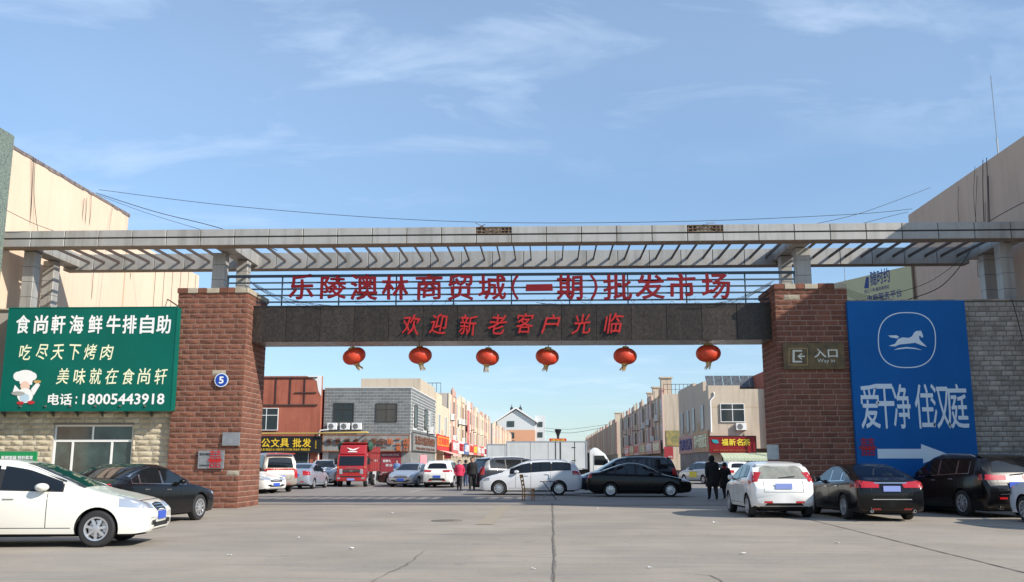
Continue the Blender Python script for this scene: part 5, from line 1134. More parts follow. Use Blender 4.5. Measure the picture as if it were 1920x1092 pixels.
    for i in range(2): flatend(True, -g[2]+.03, g[2]-.03, g[0]+(g[1]-g[0])*(.3+.35*i), g[0]+(g[1]-g[0])*(.3+.35*i)+.014, 'grille_bar', 'chrome', .012, 8, 1)
    flatend(True, -.45, .45, .27, .40, 'lower_grille', 'black', .005, 8, 2)
    def plate_at(front, z, m='plate'):
        sx = 1 if front else -1; p, nn = cast((sx*(L/2+2), 0, z), (-sx, 0, 0))
        if p is None: return
        q = MB().box(-.012, .012, -.22, .22, -.07, .07).build('number_plate', m, t, loc=p+Vector((sx*.02, 0, 0)))
    plate_at(True, spec.get('plate_f', .44), spec.get('plate_m', 'plate')); plate_at(False, spec.get('plate_r', .80), spec.get('plate_m', 'plate'))
    if detail:
        tzs = spec.get('plate_r', .8)
        for zz in (tzs-.16,): flatend(False, -.52, .52, zz, zz+.009, 'boot_seam', 'black', .003, 10, 1)
        for sg in (-1, 1): flatend(False, sg*.52-.004, sg*.52+.004, tzs-.16, tzs+.14, 'boot_seam', 'black', .003, 1, 4)
        flatend(True, -.55, .55, g[1]+.04, g[1]+.048, 'bonnet_seam', 'black', .003, 10, 1)
    if spec.get('garnish'): z = spec['garnish']; flatend(False, -.42, .42, z, z+.03, 'chrome_strip', 'chrome', .012, 8, 1)
    if spec.get('lower_chrome'): z = spec['lower_chrome']; flatend(False, -.5, .5, z, z+.018, 'chrome_strip', 'chrome', .008, 8, 1)
    if spec.get('diffuser'): z = spec['diffuser']; flatend(False, lambda v: -.62+.17*v, lambda v: .62-.17*v, .24, z, 'rear_diffuser', 'trim', .006, 10, 3)
    if spec.get('exhaust'):
        for y in spec['exhaust']: MB().lathe([(.03, 0), (.04, 0), (.04, .12), (.03, .12)], 12, 0, 'x').build('exhaust', 'chrome', t, loc=(-L/2-.02, y, .27))
    if spec.get('rails'):
        for sg in (-1, 1):
            pts = []
            for i in range(9):
                s = wind[1]+.15+(spec['rails']-wind[1]-.15)*i/8; p, nn = cast((L/2-s, sg*(hw(s)-.05), H+1), (0, 0, -1))
                if p is not None: pts.append(p+Vector((0, 0, .05 if 0 < i < 8 else .0)))
            MB().tube(pts, .016, 6).build('roof_rail', spec.get('rail_m', 'alloy'), t, smooth=1)
    if spec.get('spoiler'):
        s = spec['spoiler']; z = zt(s); MB().prism([(L/2-s+.05, z-.005), (L/2-s-.18, z-.05), (L/2-s-.18, z-.025), (L/2-s+.05, z+.02)], 'y', -hw(s)+.06, hw(s)-.06).build('spoiler', paint_, t, bevel=.008)
    if spec.get('wiper'):
        z = spec['wiper']; p, nn = cast((-L/2-2, 0, z), (1, 0, 0)); MB().obox((0, 0, 0), (.008, .22, .009), Matrix.Rotation(R(-6), 3, 'X')).build('rear_wiper', 'trim', t, loc=p+Vector((-.03, -.12, 0)))
    if spec.get('antenna'): p, nn = cast((-L/2+spec['antenna'], 0, H+1), (0, 0, -1)); MB().prism([(0, 0), (-.16, 0), (-.14, .06)], 'y', -.012, .012).build('antenna', paint_, t, loc=p)
    if spec.get('seat'):
        pass
    ty, ri = wheel_meshes(r, .205, wheel[1], wheel[0])
    for x in wx:
        for sg in (-1, 1):
            wv = inst('wheel', ty, t, (x, sg*(W/2-.115), r), (0, 0, 0 if sg < 0 else math.pi)); inst('rim', ri, wv)
    # dark underside
    MB().box(-L/2+.35, L/2-.35, -W/2+.3, W/2-.3, .17, .4).build('chassis', 'well', t)
    t['L'] = L
    return t
def put(t, x, y, deg, s=1.0):
    t.location = (x, y, 0); t.rotation_euler = (0, 0, R(deg)); t.scale = (s, s, s); return t
def sedan_top(L, H, hood=.92, cowl=1.18, deck=1.06):
    return [(0, .58), (.05, .68), (.22, .765), (.6, .84), (cowl, hood+.03), (cowl+.16, hood+.09), (cowl+.93, H-.09), (cowl+1.25, H-.015), (cowl+1.7, H), (L-1.75, H-.02), (L-1.45, H-.08), (L-.66, deck+.06), (L-.5, deck+.015), (L-.14, deck-.02), (L-.03, deck-.10), (L, .72)]
def hatch_top(L, H, hood=.95, cowl=1.0, end=.12):
    return [(0, .58), (.05, .70), (.22, .79), (.55, .88), (cowl, hood+.03), (cowl+.15, hood+.10), (cowl+.85, H-.09), (cowl+1.2, H-.01), (cowl+1.7, H), (L-.75, H-.04), (L-.42, H-.11), (L-.30, H-.2), (L-.13, 1.08), (L-.05, .98), (L, .72)]
def suv_top(L, H, hood=1.08, cowl=1.15):
    return [(0, .68), (.05, .82), (.2, .92), (.5, 1.0), (cowl, hood+.03), (cowl+.14, hood+.10), (cowl+.8, H-.09), (cowl+1.15, H-.01), (cowl+1.7, H), (L-.75, H-.03), (L-.42, H-.08), (L-.30, H-.16), (L-.12, 1.12), (L-.04, 1.0), (L, .76)]
belt = lambda L, a=.90, b=1.0: [(0, .60), (.3, a-.13), (1.0, a-.02), (1.5, a), (L-1.2, b-.02), (L-.4, b), (L, b-.06)]

# --- parked in the foreground, left
c1 = make_car('parked_car', 'cream white compact car in the left foreground with its nose and front wheel in view', 'car', 4.55, 1.72, 1.52, 2.62, .87, .315,
    [(0, .56), (.05, .70), (.22, .79), (.55, .87), (1.05, .985), (1.22, 1.05), (2.1, 1.42), (2.5, 1.50), (2.9, 1.52), (3.4, 1.49), (3.9, 1.36), (4.2, 1.18), (4.45, 1.05), (4.55, .75)], belt(4.55, .93, 1.0), P_CREAM,
    [(1.50, 2.52), (2.60, 3.35), (3.42, 3.80)], (1.16, 2.22), ('top', 3.72, 4.25), spec=dict(head=(.64, .72), head_a=(27, 68), head_rise=.16, grille=(.60, .74, .30), plate_f=.52, door_lines=[1.72, 2.55, 3.4]), wheel=('alloy', 7))
put(c1, -8.22+(.93-4.55/2)*math.cos(R(8))-.75*math.sin(R(8)), 17.0+(.93-4.55/2)*math.sin(R(8))+.75*math.cos(R(8)), 8, 1.03)
# windscreen stickers
for i, (x, y, m) in enumerate(((.78, .42, 'blue'), (.70, .50, 'lamp_clear'), (.60, .42, 'pale_blue'), (.86, .52, 'pale_sign'), (1.05, .0, 'gold'))):
    pass
c2 = make_car('parked_car', 'black sedan parked behind the cream white car, tail towards the wall at left', 'car', 4.85, 1.84, 1.47, 2.85, .92, .335, sedan_top(4.85, 1.47, .93, 1.25, 1.05), belt(4.85, .92, 1.0), P_BLACK,
    [(1.62, 2.62), (2.70, 3.55), (3.62, 3.90)], (1.42, 2.32), ('top', 3.42, 4.12), spec=dict(tail=(.80, .98), garnish=.90, surround='chrome', handle='chrome', head=(.62, .72)), wheel=('alloy', 9), tum=.36)
put(c2, -10.35, 23.6, 80)
# --- right foreground
c3 = make_car('parked_car', 'white hatchback with high red tail lamps, parked tail-on before the right pillar', 'car', 3.98, 1.74, 1.50, 2.49, .82, .305, hatch_top(3.98, 1.50, .96, .95), belt(3.98, .93, 1.06), P_WHITE,
    [(1.38, 2.22), (2.30, 2.95), (3.02, 3.28)], (1.10, 1.98), ('end', 1.03, 1.38, .68, .54), spec=dict(tail=(.96, 1.20), tail_a=(41, 62), tail_rise=-.08, tail_flare=.10, refl=.40, plate_r=.84, plate_m='plate_pale', diffuser=.40, spoiler=3.40, wiper=1.08, rear_tint='tint_reflection', bottom=.22), wheel=('alloy', 9), tum=.36)
put(c3, 6.38, 28.25, 90.5, 1.02)
c4 = make_car('parked_car', 'black sedan with a chrome tail strip and red lamps, parked tail-on before the blue board', 'car', 4.87, 1.83, 1.48, 2.78, .95, .335, sedan_top(4.87, 1.48, .95, 1.22, 1.08), belt(4.87, .93, 1.02), P_BLACK,
    [(1.60, 2.58), (2.66, 3.48), (3.56, 3.80)], (1.40, 2.28), ('top', 3.36, 4.14), spec=dict(tail=(.86, .99), tail_a=(21, 56), tail_rise=.0, tail_flare=.06, garnish=.965, lower_chrome=.56, plate_r=.84, plate_m='plate_pale', exhaust=(-.55, .55), surround='chrome', handle='chrome', refl=.30), wheel=('alloy', 9), tum=.35)
put(c4, 8.72, 27.2, 91.5, .99)
c5 = make_car('parked_car', 'black crossover with roof rails and blue plate at right, parked aslant', 'car', 4.75, 1.90, 1.70, 2.72, .95, .36, suv_top(4.75, 1.70, 1.05, 1.2), belt(4.75, 1.03, 1.15), P_BLACK,
    [(1.62, 2.55), (2.63, 3.42), (3.50, 4.0)], (1.36, 2.20), ('end', 1.20, 1.52, .60, .50), spec=dict(tail=(1.00, 1.12), tail_a=(18, 58), tail_flare=.03, plate_r=.88, rails=4.1, spoiler=4.15, handle='chrome', lower_chrome=.62, surround='chrome', refl=.50, exhaust=(-.5, .5), wiper=1.16, head=(.75, .88)), wheel=('alloy', 9), tum=.30)
put(c5, 12.35, 28.9, 100, 1.02)
c6 = make_car('parked_car', 'pale silver car cut off by the right edge of the photograph', 'car', 4.5, 1.80, 1.60, 2.65, .9, .33, suv_top(4.5, 1.60, 1.0, 1.15), belt(4.5, .98, 1.08), P_WSUV, [(1.55, 2.45), (2.52, 3.3), (3.36, 3.8)], (1.32, 2.1), ('end', 1.14, 1.44, .58, .48), spec=dict(tail=(.92, 1.06), tail_a=(22, 60)), wheel=('alloy', 9), tum=.32)
put(c6, 12.95, 23.4, 92)
# --- around the yard
c7 = make_car('parked_car', 'glossy black sedan seen side-on right of the middle, nose pointing right', 'car', 4.55, 1.77, 1.48, 2.60, .93, .31, sedan_top(4.55, 1.48, .93, 1.1, 1.07), belt(4.55, .92, 1.0), P_BLACK,
    [(1.45, 2.40), (2.48, 3.30), (3.38, 3.62)], (1.27, 2.15), ('top', 3.06, 3.84), spec=dict(tail=(.82, .98), garnish=.9, head_a=(26, 64)), wheel=('cover', 8), tum=.35)
p = P(1200, 932, Z=0); put(c7, p.x, p.y+.6, -3, 1.0)
WAG = [(0, .58), (.05, .72), (.22, .80), (.5, .90), (1.0, 1.02), (1.14, 1.12), (1.95, 1.50), (2.35, 1.59), (2.9, 1.62), (3.9, 1.60), (4.3, 1.52), (4.42, 1.42), (4.58, 1.10), (4.66, 1.0), (4.7, .75)]
c8 = make_car('parked_car', 'white estate car seen side-on in the middle, nose pointing left behind the wooden chair', 'car', 4.7, 1.80, 1.63, 2.75, .9, .325, WAG, belt(4.7, .96, 1.12), P_WSUV,
    [(1.42, 2.35), (2.42, 3.28), (3.35, 4.18)], (1.2, 2.1), ('end', 1.16, 1.44, .56, .46), spec=dict(tail=(.93, 1.08), tail_a=(30, 64), rails=4.1, head_a=(26, 66), plate_r=.8, spoiler=4.22, surround='trim'), wheel=('alloy', 9), tum=.32)
p = P(992, 929, Z=0); put(c8, p.x+.1, p.y+.5, 178, 1.0)
MPV = [(0, .62), (.05, .78), (.25, .88), (.6, 1.0), (1.0, 1.12), (1.15, 1.22), (1.9, 1.66), (2.3, 1.75), (3.0, 1.78), (4.2, 1.75), (4.6, 1.68), (4.72, 1.56), (4.9, 1.12), (4.96, 1.0), (5.0, .8)]
c9 = make_car('parked_car', 'dark grey people carrier half hidden behind the white estate car', 'car', 5.0, 1.86, 1.78, 2.95, .95, .335, MPV, belt(5.0, 1.05, 1.16), P_GREY, [(1.5, 2.5), (2.57, 3.5), (3.57, 4.45)], (1.2, 2.05), ('end', 1.22, 1.58, .64, .56), spec=dict(tail=(.85, 1.25), tail_a=(34, 52), rails=4.4, spoiler=4.5), wheel=('alloy', 7), tum=.26)
p = P(960, 918, Z=0); put(c9, p.x+.25, 52.0, 30)
c10 = make_car('parked_car', 'dark blue-black people carrier half hidden behind the glossy black sedan', 'car', 4.85, 1.86, 1.76, 2.85, .95, .335, MPV[:-4]+[(4.55, 1.6), (4.72, 1.12), (4.8, 1.0), (4.85, .8)], belt(4.85, 1.03, 1.14), paint('blue_black', (0.006, 0.008, 0.014), .2, coat=.5), [(1.5, 2.5), (2.57, 3.5), (3.57, 4.3)], (1.2, 2.05), ('end', 1.22, 1.56, .62, .54), spec=dict(tail=(.9, 1.2), tail_a=(34, 60), rails=4.3, spoiler=4.35, head=(.72, .84), head_a=(24, 60)), wheel=('alloy', 7), tum=.27)
p = P(1172, 924, Z=0); put(c10, p.x, 46.9, 184)
c11 = make_car('parked_car', 'silver sedan facing the camera in front of the dark red poster', 'car', 4.6, 1.80, 1.47, 2.68, .9, .32, sedan_top(4.6, 1.47, .93, 1.15, 1.05), belt(4.6, .92, 1.0), P_SILVER, [(1.5, 2.45), (2.52, 3.35), (3.42, 3.65)], (1.3, 2.18), ('top', 3.12, 3.9), spec=dict(head=(.60, .72), head_a=(24, 52), grille=(.56, .68, .42), plate_f=.46), wheel=('alloy', 9), tum=.35)
p = P(757, 914, Z=0); put(c11, p.x+.15, p.y+2.0, -98, 1.0)
c12 = make_car('parked_car', 'white crossover seen from behind between the silver sedan and the walkers', 'car', 4.4, 1.82, 1.62, 2.6, .88, .33, suv_top(4.4, 1.62, 1.0, 1.1), belt(4.4, .98, 1.06), P_WHITE, [(1.5, 2.4), (2.46, 3.2), (3.27, 3.75)], (1.3, 2.08), ('end', 1.12, 1.44, .60, .50), spec=dict(tail=(.92, 1.03), tail_a=(24, 56), tail_flare=.03, plate_r=.66, diffuser=.56, spoiler=3.8, cladding=.14), wheel=('alloy', 7), tum=.32)
p = P(823, 915, Z=0); put(c12, p.x+.05, p.y+1.9, 86, 1.0)
c13 = make_car('parked_car', 'dark brown car with its nose behind the silver sedan and the red lorry', 'car', 4.5, 1.80, 1.45, 2.6, .9, .34, sedan_top(4.5, 1.45, .95, 1.15, 1.05), belt(4.5, .94, 1.0), P_BROWN, [(1.5, 2.4), (2.46, 3.3), (3.37, 3.6)], (1.3, 2.15), ('top', 3.05, 3.8), wheel=('alloy', 7), detail=0)
p = P(727, 912, Z=0); put(c13, -9.0, 63.0, 178)
c14 = make_car('parked_car', 'white crossover facing the camera left of the red lorry', 'car', 4.5, 1.84, 1.66, 2.65, .9, .34, suv_top(4.5, 1.66, 1.06, 1.15), belt(4.5, 1.0, 1.08), P_WHITE, [(1.5, 2.4), (2.46, 3.3), (3.37, 3.85)], (1.32, 2.12), ('end', 1.14, 1.48, .60, .50), spec=dict(head=(.80, .92), head_a=(22, 48), grille=(.66, .86, .40), cladding=.18, plate_f=.56), wheel=('alloy', 7), tum=.31)
p = P(596, 912, Z=0); put(c14, p.x-.1, p.y+2.1, -80)
c15 = make_car('parked_car', 'silver-blue sedan seen from behind right of the champagne van', 'car', 4.4, 1.72, 1.46, 2.5, .9, .3, sedan_top(4.4, 1.46, .93, 1.05, 1.08), belt(4.4, .92, 1.0), paint('silver_blue', (0.42, 0.47, 0.55), .3, .5), [(1.4, 2.3), (2.37, 3.1), (3.17, 3.45)], (1.2, 2.05), ('top', 2.95, 3.7), spec=dict(tail=(.78, 1.02), tail_a=(28, 52)), wheel=('alloy', 7))
p = P(566, 918, Z=0); put(c15, p.x-.3, p.y+2.0, 88)
VAN = [(0, .75), (.05, .95), (.25, 1.05), (.5, 1.12), (.7, 1.2), (1.25, 1.75), (1.6, 1.93), (2.1, 1.98), (4.4, 1.98), (4.9, 1.92), (5.02, 1.8), (5.14, 1.2), (5.18, 1.0), (5.2, .7)]
c16 = make_car('parked_van', 'champagne van with a red tailgate stripe seen from behind, next to the left pillar', 'van', 5.2, 1.80, 1.98, 3.0, 1.0, .34, VAN, belt(5.2, 1.05, 1.2), P_TAN, [(.98, 1.9), (2.05, 3.3), (3.42, 4.85)], (.75, 1.5), ('end', 1.22, 1.74, .66, .60), spec=dict(tail=(.72, 1.15), tail_a=(40, 54), plate_r=.80, plate_m='plate_pale', bottom=.24, cladding=.14), wheel=('alloy', 5), tum=.16, tail_w=.92)
MB().box(-.03, 0, -.72, .72, 1.12, 1.2).build('red_stripe', 'lamp_red', c16, loc=(-2.56, 0, 0)); MB().box(-.16, .05, -.70, .70, 0, .05).build('roof_spoiler', P_RED, c16, loc=(-2.42, 0, 1.90))
p = P(524, 924, Z=0); put(c16, p.x-1.3, p.y+2.0, 122)
c17 = make_car('parked_car', 'white car with its nose showing just right of the left pillar', 'car', 4.5, 1.78, 1.55, 2.65, .9, .31, hatch_top(4.5, 1.55, .97, 1.05), belt(4.5, .95, 1.05), P_WHITE, [(1.45, 2.4), (2.47, 3.3), (3.37, 3.7)], (1.15, 2.05), ('end', 1.1, 1.4, .56, .46), spec=dict(head_a=(24, 62), head_rise=.12), wheel=('alloy', 7))
p = P(506, 926, Z=0); put(c17, p.x-1.75, p.y+.9, -24)
c18 = make_car('parked_car', 'silver taxi-like car with a yellow patch behind the two walkers in black', 'car', 4.4, 1.75, 1.55, 2.6, .9, .31, hatch_top(4.4, 1.55, .97, 1.05), belt(4.4, .95, 1.05), P_SILVER, [(1.45, 2.4), (2.47, 3.3), (3.37, 3.7)], (1.15, 2.05), ('end', 1.1, 1.4, .56, .46), wheel=('alloy', 7), detail=0)
MB().box(-.5, .5, -.01, 0, .45, .85).build('yellow_patch', 'yellow_letter', c18, loc=(.0, .885, 0))
p = P(1320, 908, Z=0); put(c18, p.x+.2, p.y+1.2, 112)
c19 = make_car('parked_car', 'white car under the green awning behind the walkers and the hatchback', 'car', 4.4, 1.8, 1.58, 2.6, .9, .31, suv_top(4.4, 1.58, 1.0, 1.1), belt(4.4, .96, 1.05), P_WHITE, [(1.45, 2.4), (2.47, 3.3), (3.37, 3.7)], (1.3, 2.08), ('end', 1.12, 1.42, .58, .48), spec=dict(spoiler=3.8), wheel=('alloy', 7), detail=0)
p = P(1375, 908, Z=0); put(c19, p.x+.1, p.y+1.5, 97)
c20 = make_car('parked_car', 'dark red vehicle only just entering at the left edge of the photograph', 'car', 4.5, 1.8, 1.6, 2.65, .9, .32, suv_top(4.5, 1.6, 1.0, 1.1), belt(4.5, .96, 1.05), paint('dark_red', (0.22, 0.01, 0.012), .25), [(1.45, 2.4), (2.47, 3.3), (3.37, 3.7)], (1.3, 2.08), ('end', 1.12, 1.42, .58, .48), wheel=('alloy', 7), detail=0)
put(c20, P(3, 1000, Y=14.6).x-3.1, 14.9, 3)
for i, (x, y, d, pm_, lab) in enumerate(((-9.9, 86, 88, P_WHITE, 'small white car far along the left shops'), (10.6, 92, 90, P_BLACK, 'dark car parked far along the right shops'), (2.8, 108, 92, P_WHITE, 'white car far down the street beside the box truck cab'))):
    o = copy_tree(c12 if i != 1 else c13); put(o, x, y, d); tag(o, lab, 'car')

# ================================================================== red lorry facing the camera
def wheel_set(t, xs, W, r, w=.22, dual=False, style=('alloy', 6)):
    ty, ri = wheel_meshes(r, w, style[1], style[0])
    for x in xs:
        for sg in (-1, 1): wv = inst('wheel', ty, t, (x, sg*(W/2-w/2), r), (0, 0, 0 if sg < 0 else math.pi)); inst('rim', ri, wv)
M['tarp'] = mat('green_tarp', (0.03, 0.10, 0.06), 0.8, col2=(0.015, 0.05, 0.03), scale=5)
lr = empty('red_lorry', (0, 0, 0), 0, 'red cab-over lorry with a stake bed and white wing emblem on the roof fairing', 'truck')
mb = MB(); mb.prism([(2.9, .50), (2.95, .62), (2.95, 1.12), (2.86, 1.30), (2.62, 1.98), (2.45, 2.10), (1.45, 2.12), (1.42, .55)], 'y', -.93, .93); cab = mb.build('cab', P_RED, lr, bevel=.05, seg=2, smooth=.7)
mb = MB(); mb.prism([(2.62, 2.06), (2.25, 2.62), (1.55, 2.70), (1.5, 2.08)], 'y', -.85, .85); mb.build('roof_fairing', P_RED, lr, bevel=.07, seg=2, smooth=.7)
M['red_dull'] = mat('lorry_red', (0.33, 0.03, 0.032), 0.6, col2=(0.26, 0.04, 0.035), scale=3)
mb = MB(); mb.prism([(2.872, 1.335), (2.655, 1.93), (2.640, 1.925), (2.857, 1.33)], 'y', -.80, .80); mb.build('windscreen', 'tint', lr)
mb = MB(); mb.box(2.94, 2.975, -.55, .55, .92, 1.10); mb.build('grille', 'trim', lr, bevel=.01); MB().box(2.97, 2.985, -.5, .5, .99, 1.02).build('grille_bar', 'chrome', lr); MB().box(2.975, 2.99, -.09, .09, .95, 1.06).build('badge', 'chrome', lr, bevel=.02)
for sg in (-1, 1):
    MB().box(2.93, 2.975, sg*.66-.10, sg*.66+.10, .80, 1.12).build('headlight', 'lamp_clear', lr, bevel=.02)
    MB().box(2.90, 2.965, sg*.86-.04, sg*.86+.04, 1.18, 1.28).build('indicator', 'lamp_amber', lr, bevel=.01)
    MB().box(2.5, 2.6, sg*1.08-.09, sg*1.08+.09, 1.42, 1.82).build('mirror', 'trim', lr, bevel=.03); MB().tube([(2.55, sg*.9, 1.9), (2.6, sg*1.08, 1.86)], .015, 5).build('mirror_arm', 'trim', lr)
    MB().box(1.6, 2.52, sg*.934-.006, sg*.934+.006, 1.36, 1.92).build('door_window', 'tint', lr); MB().box(1.7, 1.85, sg*.94-.012, sg*.94+.012, 1.2, 1.24).build('door_handle', 'trim', lr)
mb = MB(); mb.box(2.80, 3.04, -.95, .95, .38, .74); mb.build('bumper', P_RED, lr, bevel=.04, seg=2, smooth=.7); MB().box(3.035, 3.05, -.7, .7, .62, .70).build('bumper_slot', 'trim', lr); MB().box(3.04, 3.06, -.24, .24, .42, .55).build('number_plate', 'plate_pale', lr)
for sg in (-1, 1): MB().box(3.03, 3.05, sg*.78-.09, sg*.78+.09, .5, .6).build('fog_light', 'lamp_clear', lr)
mb = MB()
for i in range(6): mb.box(2.955, 2.965, -.36+i*.13, -.28+i*.13, 1.16, 1.22)
mb.build('front_badge', 'chrome', lr)
# wing emblem on the fairing, lies on its slope
ang = math.atan2(.56, -.37)
mb = MB()
for sg in (-1, 1): mb.prism([(0, .0), (sg*.42, .13), (sg*.30, .04), (sg*.2, .01), (sg*.24, -.04), (sg*.1, -.05), (0, -.09)], 'y', -.006, 0)
mb.box(-.3, .3, -.006, 0, -.22, -.17); mb.box(-.2, .2, -.006, 0, -.15, -.12)
em = mb.build('wing_emblem', 'white', lr, loc=(2.475, 0, 2.36), rot=(0, 0, 0)); em.rotation_euler = Euler((0, 0, R(90))); em.rotation_euler = (Matrix.Rotation(R(90), 3, 'Z') @ Matrix.Rotation(R(-33), 3, 'X')).to_euler()
bed = MB(); bed.box(-3.2, 1.35, -1.02, 1.02, .95, 1.08); bed.build('bed_floor', 'red_dull', lr)
for sg in (-1, 1):
    for k_, z in enumerate((1.10, 1.72, 2.20)): MB().box(-3.2, 1.35, sg*1.0-.03, sg*1.0+.03, z, z+(.5, .38, .36)[k_]).build('side_board', 'red_dull', lr, bevel=.01)
    for i in range(6): x = -3.15+i*.89; MB().box(x-.03, x+.03, sg*1.05-.03, sg*1.05+.03, .95, 2.56).build('stake', 'red_dull', lr)
MB().box(1.30, 1.36, -1.0, 1.0, 1.1, 2.56).build('headboard', 'red_dull', lr); MB().prism([(1.36, 2.6), (1.95, 2.74), (1.95, 2.80), (1.36, 2.80)], 'y', -.8, .8).build('wind_deflector', P_RED, lr)
for sg in (-1, 1):
    random.seed(31+sg); mb = MB(); bmesh.ops.create_icosphere(mb.bm, subdivisions=3, radius=.42)
    for v in mb.bm.verts: v.co = Vector((v.co.x*1.2, v.co.y*.55, v.co.z*.75))*(1+.18*math.sin(v.co.x*17)*math.cos(v.co.z*13+v.co.y*9)+random.uniform(-.04, .04))
    mb.build('folded_tarp', 'tarp', lr, loc=(1.25, sg*.92, 2.55), smooth=1.2)
MB().box(-3.0, 2.6, -.42, .42, .55, .75).build('chassis_rail', 'trim', lr); MB().box(-.2, .6, -.95, -.5, .45, .85).build('fuel_tank', 'steel', lr, bevel=.03)
MB().box(-1.6, -1.3, -.8, .8, .35, .45).build('axle', 'trim', lr); MB().box(1.9, 2.1, -.8, .8, .35, .45).build('axle', 'trim', lr)
wheel_set(lr, (2.05, -1.45), 1.9, .38, .24); 
p = P(651, 914, Z=0); lr.location = (p.x+.02, p.y+3.0, 0); lr.rotation_euler = (0, 0, R(-87)); lr.scale = (.95, .95, .97); 

# ================================================================== white box trucks in the middle
M['box_white'] = mat('box_panel', (0.60, 0.62, 0.61), 0.55, col2=(0.55, 0.57, 0.56), scale=1, streak=.2)
def box_truck(label, L=6.1, Hb=2.3, cab=True, seed=1):
    t = empty('box_truck', (0, 0, 0), 0, label, 'truck'); z0 = 1.0; z1 = z0+Hb
    MB().box(-L/2, L/2, -1.1, 1.1, z0, z1).build('cargo_box', 'box_white', t, bevel=.02)
    for x in (-L/2, L/2-.09): 
        mb = MB(); frame_rect(mb, x, x+.09, z0, z1, -1.12, 1.12, .08); mb.box(x-.01, x+.1, -1.13, -1.1, z0, z1); mb.build('box_frame', 'alloy', t)
    for z in (z0, z1-.07): MB().box(-L/2, L/2, -1.125, -1.10, z, z+.07).build('edge_rail', 'alloy', t)
    for x in (-L*.2, L*.02): MB().box(x-.012, x+.012, -1.106, -1.1, z0+.07, z1-.07).build('panel_seam', 'trim', t)
    dx = L/2-1.95; mb = MB(); mb.box(dx-.10, dx-.04, -1.13, -1.1, z0+.07, z1-.05); mb.box(dx+.98, dx+1.03, -1.13, -1.1, z0+.07, z1-.05); mb.box(dx-.45, dx-.40, -1.13, -1.1, z0+.07, z1-.05); mb.build('door_rail', 'trim', t)
    MB().box(dx-.03, dx+.97, -1.125, -1.1, z0+.1, z1-.1).build('side_door', 'box_white', t, bevel=.01)
    for z in (z0+.6, z1-.5): MB().box(dx+.8, dx+1.08, -1.15, -1.12, z, z+.05).build('hinge', 'trim', t)
    MB().box(-L/2+.2, L/2+.9, -.4, .4, .6, .95).build('chassis_rail', 'trim', t); mb = MB(); mb.box(-L/2+1.9, L/2-.9, -1.05, -.98, .5, .62); mb.box(-L/2+1.9, L/2-.9, -1.05, -.98, .75, .85); mb.build('side_guard', 'alloy', t)
    if cab:
        x = L/2+.18; mb = MB(); mb.prism([(x, .5), (x, 2.35), (x+.35, 2.60), (x+.62, 2.55), (x+1.2, 2.1), (x+1.65, 1.35), (x+1.75, 1.2), (x+1.78, .5)], 'y', -.98, .98); mb.build('cab', P_WHITE, t, bevel=.06, seg=2, smooth=.7)
        for sg in (-1, 1):
            MB().prism([(x+.35, 1.28), (x+.35, 2.0), (x+1.08, 2.0), (x+1.48, 1.38), (x+1.45, 1.28)], 'y', sg*.985-.008, sg*.985+.008).build('door_window', 'tint', t)
            MB().box(x+1.5, x+1.6, sg*1.15-.08, sg*1.15+.08, 1.5, 1.9).build('mirror', 'trim', t, bevel=.03); MB().box(x+.28, x+.30, sg*.985-.006, sg*.985+.006, .6, 2.1).build('door_seam', 'trim', t)
            MB().box(x+1.62, x+1.79, sg*.75-.15, sg*.75+.15, .78, .98).build('headlight', 'lamp_clear', t, bevel=.02)
        mb = MB(); mb.prism([(x+1.22, 2.10), (x+1.66, 1.38), (x+1.69, 1.40), (x+1.25, 2.12)], 'y', -.85, .85); mb.build('windscreen', 'tint', t)
        MB().box(x-.12, x+.02, -.9, .9, .9, 2.2).build('cab_gap_frame', 'trim', t); wheel_set(t, (x+.85,), 1.95, .38)
        MB().box(x+1.70, x+1.85, -.95, .95, .4, .68).build('bumper', P_WHITE, t, bevel=.03)
    wheel_set(t, (-L/2+1.3,), 2.0, .38)
    return t
bt1 = box_truck('white box truck facing right in the middle of the yard behind the cars', 6.15, 2.08)
p = P(949, 867, Y=72); bt1.location = (p.x+6.15/2, 73.2, 0)
bt2 = box_truck('second white box truck mostly hidden behind the first, its tail showing at left', 5.2, 2.0)
p = P(910, 867, Y=78); bt2.location = (p.x+2.6, 80.5, 0)
